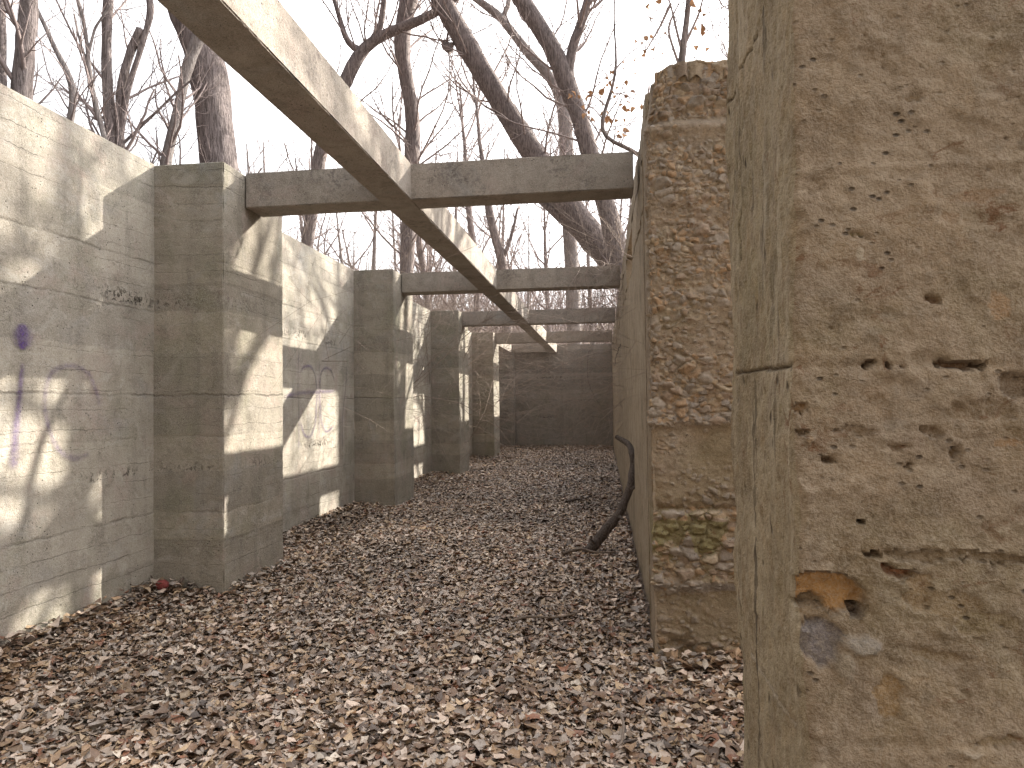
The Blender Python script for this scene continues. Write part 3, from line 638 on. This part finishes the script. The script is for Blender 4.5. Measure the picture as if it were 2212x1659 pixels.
def floor_stick(uv, w, lab, mat='drytwig', lift=.03, name='stick'):
    P = []
    for u, v in uv:
        d = _ray(u, v); t = -(EYE-lift)/d[2]; P.append(d*t+np.array([0, 0, EYE]))
    P, r = resample(P, np.linspace(w, w*.5, len(P)), 24); P[:, 2] += .012*np.sin(np.linspace(0, 7, 24)); m_ = MB(); m_.tube(P, r, 6, .15)
    return tag(m_.obj(name, M[mat], None, P[0]), lab, 'stick')
floor_stick([(1215, 1196), (1238, 1192), (1262, 1186), (1290, 1191), (1330, 1194)], .017, 'thin curved tan stick lying over the foot of the dark branch', lift=.07)
floor_stick([(1105, 1342), (1140, 1336), (1190, 1331), (1255, 1324)], .011, 'long thin pale stick lying flat among leaves in mid corridor', lift=.06)
floor_stick([(1225, 1084), (1250, 1079), (1275, 1072)], .02, 'short dark stick among leaves left of the leaning branch', 'dead', .06)
floor_stick([(820, 1330), (850, 1336), (880, 1344)], .008, 'small thin twig on leaves left of the middle of the floor', lift=.06)
floor_stick([(1335, 1540), (1348, 1565), (1342, 1600), (1330, 1620)], .008, 'short bent grey twig in the foreground leaves', lift=.07)
for uv, h, lab in (((140, 1392), .13, 'upright dark stick at the foot of the left wall, nearer one'), ((212, 1356), .09, 'dark woody stub at the foot of the left wall, farther one')):
    b = at_x(*uv, WALLX+.06); m_ = MB(); m_.tube(*resample([b-[0, 0, .04], b+[.01, .02, h*.5], b+[-.02, .05, h]], [.022, .018, .008], 8), 6, .2)
    m_.tube(*resample([b+[0, 0, h*.3], b+[.05, -.04, h*.55]], [.016, .006], 5), 5, .2); tag(m_.obj('stick', M['dead'], None, b), lab, 'stick')
# dull red lump in the corner behind the first pillar
b = at_y(351, 1284, 5.08); ax = np.linspace(-.055, .055, 9)
V, Q, c_ = dbox(ax, ax*.7, ax*.8, lambda P, N: P/(1e-6+np.linalg.norm(P/np.array([.044, .034, .034]), axis=1)[:, None])*(1+.5*(np.abs(P/np.array([.044, .034, .034])).max(1)[:, None]))*.72*(1+.2*fbm(P, 30, 3, 4))[:, None])
tag(link('brick_fragment', mesh_np('brick_fragment', V, Q), M['red'], None, Vector((float(b[0]), float(b[1]), .125))), 'dull red lump in the leaves where left wall meets the nearest pillar', 'rubble')

# ------------------------------------------------------------------ bare trees
def rv(): v = rng.normal(size=3); return v/np.linalg.norm(v)
def grow(mb, p, d, L, r, lvl, up=.12, wig=.22, k=None, nch=None, droop=0.):
    n = max(4, int(4+lvl*1.5)); P = [np.array(p, float)]; d = np.array(d, float); d /= np.linalg.norm(d)
    for i in range(n):
        d = d+wig*rv()+np.array([0, 0, up-droop*i/n]); d /= np.linalg.norm(d); P.append(P[-1]+d*L/n)
    P = np.array(P); rad = np.linspace(r, r*(.35 if lvl else .25), n+1)
    mb.tube(P, rad, k or (6 if r > .03 else 4 if r > .012 else 3), .1 if r > .03 else 0., cap=False)
    if lvl <= 0: return
    c = nch or (5 if lvl > 1 else 4)
    for j in range(c):
        t = .22+.76*(j+rng.random()*.8)/c; i = min(n-1, int(t*n)); f = t*n-i; q = P[i]*(1-f)+P[i+1]*f; T = P[i+1]-P[i]; T /= np.linalg.norm(T)
        s = np.cross(T, rv()); s /= np.linalg.norm(s)+1e-9; a = rng.uniform(.55, 1.05)
        grow(mb, q, T*math.cos(a)+s*math.sin(a), L*rng.uniform(.38, .62), rad[i]*.55, lvl-1, up, wig*1.1, None, nch, droop)
def pxtree(name, label, trunk, Y, limbs=(), mat='bark', crown=(8, 1.6, 2), wob=.12, k=14, cat='tree', ys=None, group=None):
    P0, W0 = None, None; lst = []
    for u, v, w in trunk: lst.append((at_y(u, v, Y), w*.5*Y*1.03/FPX))
    low = min(lst, key=lambda a: a[0][2]); top_first = lst[0][0][2] > lst[-1][0][2]
    if top_first: lst = lst[::-1]
    base = lst[0][0].copy(); gzz = ground_h(np.array([base[0]]), np.array([base[1]]))[0]
    if base[2] > gzz:       # carry the trunk on down to the soil
        T = lst[0][0]-lst[1][0]; T = T/np.linalg.norm(T); T = T*.5+np.array([0, 0, -.7]); q = base+T*((base[2]-gzz+.15)/max(.2, -T[2]))
        lst = [(q, lst[0][1]*1.25)]+lst
    P, W = resample([a for a, b in lst], [b for a, b in lst], 46)
    # let the top run on beyond what the photo frames
    d = P[-1]-P[-3]; d /= np.linalg.norm(d)
    ext = []; e = P[-1].copy()
    for i in range(8): d = d+.12*rv()+[0, 0, .12]; d /= np.linalg.norm(d); e = e+d*.5; ext.append(e.copy())
    P2 = np.concatenate([P, ext]); W2 = np.concatenate([W, W[-1]*np.linspace(.95, .35, 8)])
    root = empty(name, (P[0][0], P[0][1], gzz)); loc = np.array(root.location); tag(root, label, cat, group)
    mb = MB(); mb.tube(P2, W2, k, wob); mb.obj('trunk', M[mat], root, loc)
    LP = [(P2, W2)]
    for lm in limbs:
        m_ = MB(); q = [at_y(u, v, Y) for u, v, w in lm]; w = [w*.5*Y*1.03/FPX for u, v, w in lm]; q, w = resample(q, w, 24); m_.tube(q, w, 9, wob); m_.obj('limb', M[mat], root, loc); LP.append((q, w))
    cm = MB(); n, L, lvl = crown
    n = int(n*2.3)
    for j in range(n):
        Pq, Wq = LP[rng.integers(len(LP))] if j % 3 == 0 else LP[0]; i = int(rng.uniform(.3, .97)*(len(Pq)-1)); T = Pq[i]-Pq[i-1]; T /= np.linalg.norm(T)
        s = np.cross(T, rv()); s /= np.linalg.norm(s); dd = s*.85+T*.5+np.array([0, 0, .2]); grow(cm, Pq[i], dd, L*rng.uniform(.6, 1.3), min(Wq[i]*.3, .03), lvl)
    for j in range(6):      # the head of the tree
        grow(cm, P2[-1-j], d*.6+rv()*.8+np.array([0, 0, .4]), L*rng.uniform(1.2, 2.2), W2[-1-j]*.7, lvl+1)
    if cm.V: cm.obj('crown', M['twig'], root, loc)
    return root
E_ = pxtree
E_('bare_tree', 'sliver of dark trunk at the extreme left edge above the wall', [(0, -60, 20), (1, 60, 22), (3, 170, 24), (6, 300, 26)], 7.2, crown=(3, 1.2, 1))
E_('bare_tree', 'knobbly dark-barked trunk rising above the wall in the left corner', [(72, -60, 34), (63, 0, 37), (56, 80, 40), (48, 170, 42), (42, 250, 44)], 6.4, wob=.3, k=24, crown=(4, 1.2, 2))
E_('sapling', 'slender pale crooked sapling between the corner trunk and the forked tree', [(60, -20, 8), (95, 50, 9), (120, 110, 11), (150, 160, 14), (166, 195, 16), (158, 230, 16), (148, 280, 16)], 7.2, mat='bark_pale', crown=(9, 1., 2), cat='sapling')
E_('sapling', 'thin grey sapling bending right towards the foot of the forked tree', [(150, -60, 7), (165, -10, 8), (182, 40, 9), (190, 110, 9), (195, 180, 10), (208, 230, 11), (222, 285, 12), (236, 330, 12)], 7.6, [[(190, 120, 7), (205, 60, 6), (240, 10, 5)], [(192, 150, 6), (170, 80, 5), (160, 30, 4)]], mat='bark_pale', crown=(12, 1., 2), cat='sapling')
E_('bare_tree', 'upright dark trunk with a snapped pale fork beside it, above the left wall', [(240, -60, 20), (234, 0, 23), (229, 80, 22), (231, 180, 22), (237, 250, 26), (244, 310, 32), (247, 380, 34)], 8,
   [[(262, 350, 24), (258, 270, 18), (256, 230, 16), (263, 180, 20), (276, 130, 18), (290, 90, 20), (305, 64, 24)], [(262, 290, 13), (276, 190, 13), (300, 120, 12), (318, 60, 14), (329, 20, 16), (316, -30, 16)], [(266, 310, 7), (330, 250, 6), (380, 200, 5), (430, 160, 4)]], crown=(14, 1.3, 2))
E_('bare_tree', 'leaning grey trunk just left of the massive trunk, merging towards it', [(350, 400, 26), (364, 320, 24), (380, 260, 22), (395, 190, 22), (406, 130, 26), (422, 95, 28), (445, 55, 24), (470, 0, 20)], 8.6, mat='bark_pale', crown=(12, 1.3, 2))
E_('bare_tree', 'massive furrowed trunk standing behind the nearest pillar', [(477, 400, 84), (469, 320, 80), (461, 240, 78), (455, 170, 84), (441, 110, 80), (408, 50, 72), (385, 0, 66), (365, -60, 60)], 9.3, k=30, wob=.1, crown=(4, 1.4, 2))
E_('bare_tree', 'grey tree with a crooked fork bending right across the sky, upper middle', [(648, 640, 28), (667, 500, 27), (682, 400, 29), (691, 330, 30), (708, 270, 29), (728, 215, 29), (745, 180, 30), (762, 140, 30), (775, 110, 28), (795, 92, 25), (815, 79, 24), (850, 66, 22), (890, 52, 20), (915, 42, 20), (950, 24, 18), (990, -6, 16), (1020, -40, 14)], 16,
   [[(775, 108, 18), (760, 100, 15), (745, 78, 13), (731, 30, 11), (716, -20, 9)], [(806, 84, 16), (822, 55, 14), (830, 0, 12), (826, -40, 10)]], crown=(12, 2.2, 2))
E_('bare_tree', 'wavy upright grey trunk in the middle of the view behind the long beam', [(876, 680, 28), (879, 560, 31), (884, 480, 33), (888, 400, 34), (890, 330, 34), (893, 270, 32), (886, 210, 31), (872, 140, 32), (865, 90, 35), (872, 50, 36), (884, 0, 40), (892, -50, 38)], 17, k=18, crown=(16, 2.4, 2))
E_('bare_tree', 'thick dark trunk leaning steeply left across the middle of the sky', [(1430, 690, 66), (1335, 572, 62), (1288, 524, 60), (1228, 450, 56), (1148, 328, 48), (1105, 260, 46), (1062, 190, 46), (1022, 120, 46), (985, 60, 46), (955, 0, 45), (930, -50, 42)], 16,
   [[(1300, 545, 24), (1240, 498, 22), (1200, 460, 19), (1178, 440, 18), (1120, 400, 12), (1080, 380, 8)], [(975, 105, 26), (962, 100, 18), (958, 92, 10)]], k=20, crown=(16, 2.2, 2))
E_('bare_tree', 'dark trunk leaning left just right of the thickest leaner, with upright fork', [(1440, 760, 46), (1395, 690, 45), (1358, 620, 44), (1343, 575, 42), (1325, 500, 42), (1305, 430, 40), (1272, 325, 38), (1255, 265, 36), (1241, 226, 36), (1219, 160, 40), (1183, 84, 37), (1155, 42, 36), (1124, 0, 36), (1095, -50, 34)], 15,
   [[(1238, 215, 28), (1228, 180, 26), (1228, 140, 23), (1240, 90, 21), (1256, 50, 20), (1270, 0, 18), (1276, -40, 16)]], k=18, crown=(16, 2.2, 2))
E_('bare_tree', 'pale slim trunk curving left behind the dark leaning trunks', [(1240, 700, 30), (1228, 440, 30), (1224, 330, 31), (1220, 240, 29), (1212, 195, 25), (1180, 155, 22), (1146, 120, 21), (1110, 77, 19), (1081, 29, 18), (1037, 7, 16), (1000, -25, 12)], 27, [[(1085, 40, 12), (1098, 10, 11), (1100, -30, 10)]], mat='bark_pale', crown=(14, 2.4, 2))
E_('bare_tree', 'gnarled forked tree above the second cross beam, right of the long beam', [(1092, 640, 20), (1088, 580, 20), (1080, 545, 21), (1068, 505, 19), (1056, 455, 18), (1050, 400, 14), (1040, 330, 9)], 28, [[(1086, 560, 10), (1098, 530, 9), (1110, 490, 7), (1118, 450, 5)]], crown=(16, 2.6, 2))
E_('bare_tree', 'straight slim trunk seen under the first beam, left of the gnarled tree', [(1030, 640, 14), (1028, 560, 15), (1018, 500, 14), (1012, 450, 13), (1005, 380, 10)], 30, crown=(16, 2.6, 2))
E_('bare_tree', 'short dark crooked trunk beside the wavy grey trunk over the second pillar', [(925, 660, 14), (915, 585, 15), (906, 530, 15), (902, 505, 13), (890, 450, 8)], 22, crown=(14, 2.2, 2))

# sapling that still holds dry orange leaves, over the right-hand wall
def leaf_bits(centres, n, spread, size, sd):
    r = np.random.default_rng(sd); V = []; Q = []; b = 0
    for c in centres:
        for j in range(n):
            p = c+r.normal(0, spread, 3); d = r.normal(size=3)+[0, 0, -1.2]; d /= np.linalg.norm(d); s = np.cross(d, r.normal(size=3)); s /= np.linalg.norm(s); L = size*r.uniform(.6, 1.2); nn = np.cross(d, s)
            rows = [(0, .05), (.3, .3), (.65, .26), (1, .03)]; vv = []
            for t, w in rows:
                cn = p+d*L*t+nn*L*.25*math.sin(3*t); vv += [cn-s*w*L+nn*w*L*.5, cn, cn+s*w*L+nn*w*L*.5]
            V += vv
            for a in range(3):
                for q in range(2): Q.append([b+a*3+q, b+a*3+q+1, b+a*3+q+4, b+a*3+q+3])
            b += 12
    return np.array(V), np.array(Q)
Y = 8.2
root = empty('sapling', (.95, Y, 0)); tag(root, 'thin dark sapling holding dry orange leaves beside the rubble wall top', 'sapling'); loc = np.array(root.location)
mb = MB(); st = [np.array([1.0, Y, -.05]), np.array([.98, Y, 2.6]), at_y(1400, 345, Y), at_y(1365, 322, Y), at_y(1335, 312, Y), at_y(1303, 300, Y), at_y(1292, 285, Y), at_y(1302, 250, Y), at_y(1314, 219, Y), at_y(1329, 171, Y), at_y(1333, 128, Y), at_y(1325, 55, Y), at_y(1329, 0, Y), at_y(1325, -60, Y)]
P, W = resample(st, [.04, .035, .028, .026, .026, .026, .026, .024, .022, .018, .013, .01, .008, .005], 60); mb.tube(P, W, 8, .15); mb.obj('trunk', M['bark'], root, loc)
cm = MB(); ends = []
for u0, v0, u1, v1 in ((1310, 230, 1245, 190), (1300, 255, 1262, 225), (1314, 219, 1355, 200), (1320, 200, 1385, 225), (1322, 190, 1300, 150), (1296, 292, 1235, 215), (1335, 312, 1400, 205), (1340, 313, 1375, 250), (1330, 150, 1395, 90), (1385, 335, 1420, 60), (1400, 200, 1400, 100)):
    q, w = resample([at_y(u0, v0, Y), at_y((u0+u1)/2, (v0+v1)/2-8, Y+.2), at_y(u1, v1, Y+.15)], [.009, .006, .003], 10); cm.tube(q, w, 4, cap=False); ends += [q[-1], q[6], q[8]]
    for j in range(4): grow(cm, q[rng.integers(4, 10)], rv()+[0, 0, .2], .35, .004, 1)
cm.obj('crown', M['twig'], root, loc)
V, Q = leaf_bits([at_y(u, v, Y+.1) for u, v in ((1245, 200), (1262, 225), (1275, 240), (1300, 195), (1318, 180), (1330, 175), (1350, 200), (1375, 225), (1395, 228), (1310, 240), (1325, 260), (1340, 280), (1290, 205), (1345, 215), (1400, 100), (1403, 118), (1385, 88), (1330, 160))], 4, .07, .085, 5)
link('foliage', mesh_np('foliage', V-loc, Q), M['orange'], root)
Y = 7.2
root = empty('sapling', (at_y(1471, 124, Y)[0], Y, 0)); tag(root, 'small forked sapling standing up behind the rubble wall top', 'sapling'); loc = np.array(root.location); mb = MB()
P, W = resample([np.array([loc[0], Y, -.05]), at_y(1468, 200, Y), at_y(1471, 124, Y), at_y(1484, 55, Y), at_y(1487, 0, Y), at_y(1495, -80, Y)], [.045, .04, .036, .03, .026, .015], 40); mb.tube(P, W, 8, .15); mb.obj('trunk', M['bark'], root, loc)
cm = MB()
for uv in (((1473, 110), (1458, 50), (1449, 8), (1430, -40)), ((1470, 150), (1440, 60), (1470, 0)), ((1482, 90), (1510, 30), (1525, -30)), ((1449, 8), (1425, 60), (1395, 110))):
    q, w = resample([at_y(u, v, Y) for u, v in uv], [.016, .012, .006][:len(uv)] if len(uv) == 3 else [.016, .013, .01, .005], 14); cm.tube(q, w, 5, cap=False)
    for j in range(5): grow(cm, q[rng.integers(3, 14)], rv()+[0, 0, .3], .5, .005, 1)
cm.obj('crown', M['twig'], root, loc)
V, Q = leaf_bits([at_y(u, v, Y) for u, v in ((1515, 35), (1512, 60), (1516, 95), (1405, 10), (1425, 55), (1500, 20))], 2, .05, .09, 6); link('foliage', mesh_np('foliage', V-loc, Q), M['orange'], root)

# trees beyond the right-hand wall, mostly outside the frame, whose branches break up the sun on the left wall
def full_tree(x, y, h, r, label, seed, lean=(0, 0), lvl=3, limbs=9, first=.35, group=None, mat='bark'):
    global rng
    rng = np.random.default_rng(seed); gz0 = float(ground_h(np.array([x]), np.array([y]))[0]); root = empty('bare_tree', (x, y, gz0)); tag(root, label, 'tree', group); loc = np.array(root.location)
    P = np.array([[x+lean[0]*t+.25*math.sin(3*t+seed)*t, y+lean[1]*t+.2*math.cos(4*t+seed)*t, gz0-.1+h*t] for t in np.linspace(0, 1, 24)]); W = r*(1-np.linspace(0, 1, 24)*.85)
    mb = MB(); mb.tube(P, W, 10, .12); mb.obj('trunk', M[mat], root, loc); cm = MB()
    for j in range(limbs):
        t = first+(1-first)*(j+rng.random())/limbs; i = min(22, int(t*23)); a = rng.uniform(0, 6.28); grow(cm, P[i], np.array([math.cos(a), math.sin(a), .75]), h*(.28+.12*rng.random())*(1.15-.5*t), W[i]*.55, lvl)
    cm.obj('crown', M['twig'], root, loc); return root
full_tree(5.0, 13., 12.5, .17, 'bare tree outside the right wall, nearest the rubble end', 31, (-.4, -.2), 3, 24, .55)
full_tree(6.5, 5.3, 12.5, .22, 'leaning bare tree outside the right wall, well off to the right', 32, (.1, 14.), 3, 12, .6)
full_tree(8.2, 14.2, 15, .2, 'tall bare tree well off to the right, behind the near walls', 35, (.2, .4), 3, 22, .5)
full_tree(8., 20.5, 15.5, .2, 'tall bare tree well to the right, beyond the second beam', 36, (-.2, .2), 3, 20, .5)
full_tree(4.6, 17.5, 13, .16, 'bare tree outside the right wall, level with the third beam', 33, (-.5, .3), 3, 20, .52)
full_tree(5.5, 23.0, 13, .2, 'bare tree outside the right wall, level with the end wall', 34, (-.3, 0))

# the wood behind the end wall
gl = 'bare tree in the open wood beyond the end wall'
k = 0
for (x, y, h, r) in ((-12, 34, 14, .2), (-8.5, 38, 15, .22), (-5.2, 33, 12, .15), (-2.8, 40, 15, .2), (-.2, 36, 14, .18), (1.8, 33, 13, .17), (-15, 29, 13, .2), (-10.5, 25, 11, .15), (-8, 28, 11, .13), (.9, 44, 15, .2), (-6.5, 46, 16, .2), (-12, 46, 16, .22), (-3.5, 29.5, 10, .1), (-18, 36, 15, .22), (-9.6, 27, 11, .13)):
    k += 1; full_tree(x, y, h, r, gl, 50+k, (rng.uniform(-1, 1), 0), 3 if k % 2 else 2, 9 if k % 2 else 16, .15, 'bare trees in the wood beyond the end wall', ['bark', 'bark_pale'][k % 2])

# arching brambles behind the left wall and the end wall
def bramble(x, y, h, n, label, seed, group, gz0=None):
    global rng
    rng = np.random.default_rng(seed); gz0 = float(ground_h(np.array([x]), np.array([y]))[0]); mb = MB()
    for j in range(n):
        a = rng.uniform(0, 6.28); p = np.array([x+rng.normal(0, .6), y+rng.normal(0, .6), gz0-.05]); d = np.array([math.cos(a)*.5, math.sin(a)*.5, 1.])
        grow(mb, p, d, h*rng.uniform(.7, 1.2), rng.uniform(.007, .014), 2, .05, .27, None, 7, .42)
    return tag(mb.obj('bramble', M['cane'], None, (x, y, gz0)), label, 'shrub', group)
k = 0
for (x, y, h) in ((-5.2, 11.5, 5.2), (-5.4, 13, 5.4), (-4.9, 15, 5.6), (-5.2, 17.2, 5.8), (-4.8, 19.5, 6.), (-6.2, 14.2, 5.6), (-7.2, 17, 6.), (-6.0, 19, 6.), (-8.2, 20.5, 6.2), (-5.3, 21.5, 5.8), (-6.6, 23.5, 6.), (-4.9, 25.5, 5.6), (-8.5, 15.5, 5.6)):
    k += 1; bramble(x, y, h, 22, 'tangle of arching bare canes behind the left wall', 80+k, 'bramble tangles behind the left wall')
for (x, y, h) in ((-3.4, 26.5, 4.), (-1.6, 27.5, 4.2), (.2, 26.8, 4.3), (1.6, 28, 4.), (-2.6, 31, 4.2), (-.6, 31, 4.2), (-5, 30, 4.), (1., 32, 4.5)):
    k += 1; bramble(x, y, h, 15, 'tangle of arching bare canes behind the end wall', 80+k, 'bramble tangles behind the end wall')
for j, (x, y, h) in enumerate(((2.6, 9.6, 5.2), (3.2, 11.6, 5.6), (2.7, 14.2, 5.2), (3.3, 16.5, 5.6), (2.8, 19, 5.2), (3.2, 21.5, 5.4))):  # shrubs added to filter the sun coming through the wall slots
    bramble(x, y, h, 24, 'added tangle of arching bare canes filtering sun outside the right wall', 110+j, 'bramble tangles added outside the right wall')
# far-off brush on the rise, one mass
rng = np.random.default_rng(99); mb = MB()
for j in range(900):
    x = rng.uniform(-34, 9); y = rng.uniform(42, 88); z = float(ground_h(np.array([x]), np.array([y]))[0]); grow(mb, (x, y, z-.1), (rng.normal(0, .2), 0, 1), rng.uniform(2.5, 7), rng.uniform(.02, .07), 1, .1, .15, 3, 6)
tag(mb.obj('far_brush', M['twig'], None, (-12, 60, 3)), 'grey mass of far bare brush covering the rise behind the corridor', 'brush', kind='stuff')

# dry vines over the beams and the end wall
rng = np.random.default_rng(123)
def vine(uvs, Y, r, label, sub=0, mat='cane', sl=.3, droop=.5):
    mb = MB(); P0 = None
    for uv in uvs:
        P, W = resample([at_y(u, v, Y) for u, v in uv], np.linspace(r, r*.5, len(uv)), 26); P[1:-1] += rng.normal(0, .006, (24, 3)); mb.tube(P, W, 4, cap=False); P0 = P[0] if P0 is None else P0
        for j in range(sub): grow(mb, P[rng.integers(2, 25)], rv()+[0, -.2, 0], sl*rng.uniform(.5, 1.5), r*.6, 1, 0, .35, None, 3, droop)
    return tag(mb.obj('vine', M[mat], None, P0), label, 'vine')
vine([((1370, 560), (1345, 540), (1320, 500), (1300, 470), (1275, 455)), ((1345, 560), (1320, 575), (1290, 560), (1255, 575), (1240, 610), (1248, 640)), ((1330, 570), (1300, 590), (1275, 570), (1262, 600), (1275, 630), (1300, 640)), ((1350, 600), (1310, 610), (1280, 650), (1250, 660)), ((1345, 545), (1330, 480), (1340, 450))], BY[1]-.06, .007, 'dry pale vines trailing over the right end of the second cross beam', 9, sl=.5)
vine([((1300, 655), (1270, 662), (1262, 690), (1268, 720)), ((1330, 650), (1290, 668), (1240, 664)), ((1325, 660), (1300, 690), (1290, 720))], BY[2]-.06, .008, 'thin vine tangle on the right end of the third cross beam', 7, sl=.6)
vine([((1322, 712), (1290, 716), (1250, 712), (1215, 716)), ((1320, 715), (1280, 725), (1262, 735))], BY[3]-.06, .009, 'thin vine lying along the top right of the fourth beam', 6, sl=.6)
vine([((1290, 735), (1272, 750), (1268, 800), (1272, 830), (1284, 858), (1298, 877))], ENDY-.07, .010, 'single thin stem hanging down the face of the end wall', 0, 'dead')
vine([((1345, 735), (1338, 750), (1331, 770), (1328, 790))], 11.5, .007, 'small dark tendril curling on the right wall face', 2, 'dead', .2)

# ------------------------------------------------------------------ light, sky, camera
w = bpy.data.worlds.new('World'); SC.world = w; w.use_nodes = True; nt = w.node_tree; nt.nodes.clear()
sky = nt.nodes.new('ShaderNodeTexSky'); sky.sky_type = 'NISHITA'; sky.sun_disc = False; sky.sun_elevation = SUN_EL; sky.sun_rotation = SUN_AZ; sky.dust_density = 4.; sky.air_density = 1.; sky.ozone_density = .6
bg = nt.nodes.new('ShaderNodeBackground'); bg.inputs[1].default_value = .085; wo = nt.nodes.new('ShaderNodeOutputWorld'); 
# thin bright overcast veil over the clear sky
cx = nt.nodes.new('ShaderNodeTexCoord'); cn = nt.nodes.new('ShaderNodeTexNoise'); cn.inputs['Scale'].default_value = 2.2; cn.inputs['Detail'].default_value = 6; nt.links.new(cx.outputs['Generated'], cn.inputs['Vector'])
cr = nt.nodes.new('ShaderNodeMapRange'); cr.inputs[1].default_value = .35; cr.inputs[2].default_value = .6; cr.inputs[3].default_value = .65; cr.inputs[4].default_value = .9; nt.links.new(cn.outputs['Fac'], cr.inputs[0])
cm_ = nt.nodes.new('ShaderNodeMix'); cm_.data_type = 'RGBA'; nt.links.new(cr.outputs[0], cm_.inputs[0]); nt.links.new(sky.outputs[0], cm_.inputs[6]); cm_.inputs[7].default_value = (1, 1, 1, 1)
vd = nt.nodes.new('ShaderNodeVectorMath'); vd.operation = 'DOT_PRODUCT'; nt.links.new(cx.outputs['Generated'], vd.inputs[0]); vd.inputs[1].default_value = tuple(SUND)
vr_ = nt.nodes.new('ShaderNodeMapRange'); vr_.interpolation_type = 'SMOOTHSTEP'
for i_, q_ in enumerate((-.3, .9, 1.2, 18.)): vr_.inputs[i_+1].default_value = q_
nt.links.new(vd.outputs['Value'], vr_.inputs[0]); vs = nt.nodes.new('ShaderNodeVectorMath'); vs.operation = 'SCALE'; vs.inputs[0].default_value = (1., .98, .98); nt.links.new(vr_.outputs[0], vs.inputs['Scale']); nt.links.new(vs.outputs[0], cm_.inputs[7])
nt.links.new(cm_.outputs[2], bg.inputs[0]); nt.links.new(bg.outputs[0], wo.inputs[0])
sl = bpy.data.lights.new('sun', 'SUN'); sl.energy = 5.; sl.angle = R(.5); sl.color = (1, .93, .82); so = bpy.data.objects.new('sun', sl); COL.objects.link(so); so.location = (20, 20, 20); so.rotation_euler = (-SUND).to_track_quat('-Z', 'Y').to_euler()
cd = bpy.data.cameras.new('camera'); co = bpy.data.objects.new('camera', cd); COL.objects.link(co)
cd.sensor_width = 36; cd.lens = FPX/2212*36; cd.clip_start = .05; cd.clip_end = 2000
m = Matrix.Identity(4)
for i in range(3): m[i][0], m[i][1], m[i][2] = RT[i], UP[i], -FWD[i]
m[2][3] = EYE; co.matrix_world = m; SC.camera = co
SC.view_settings.view_transform = 'Standard'; SC.view_settings.look = 'None'; SC.view_settings.gamma = 1; SC.view_settings.exposure = 1.65
SC.cycles.max_bounces = 6; SC.cycles.diffuse_bounces = 4; SC.cycles.use_denoising = True
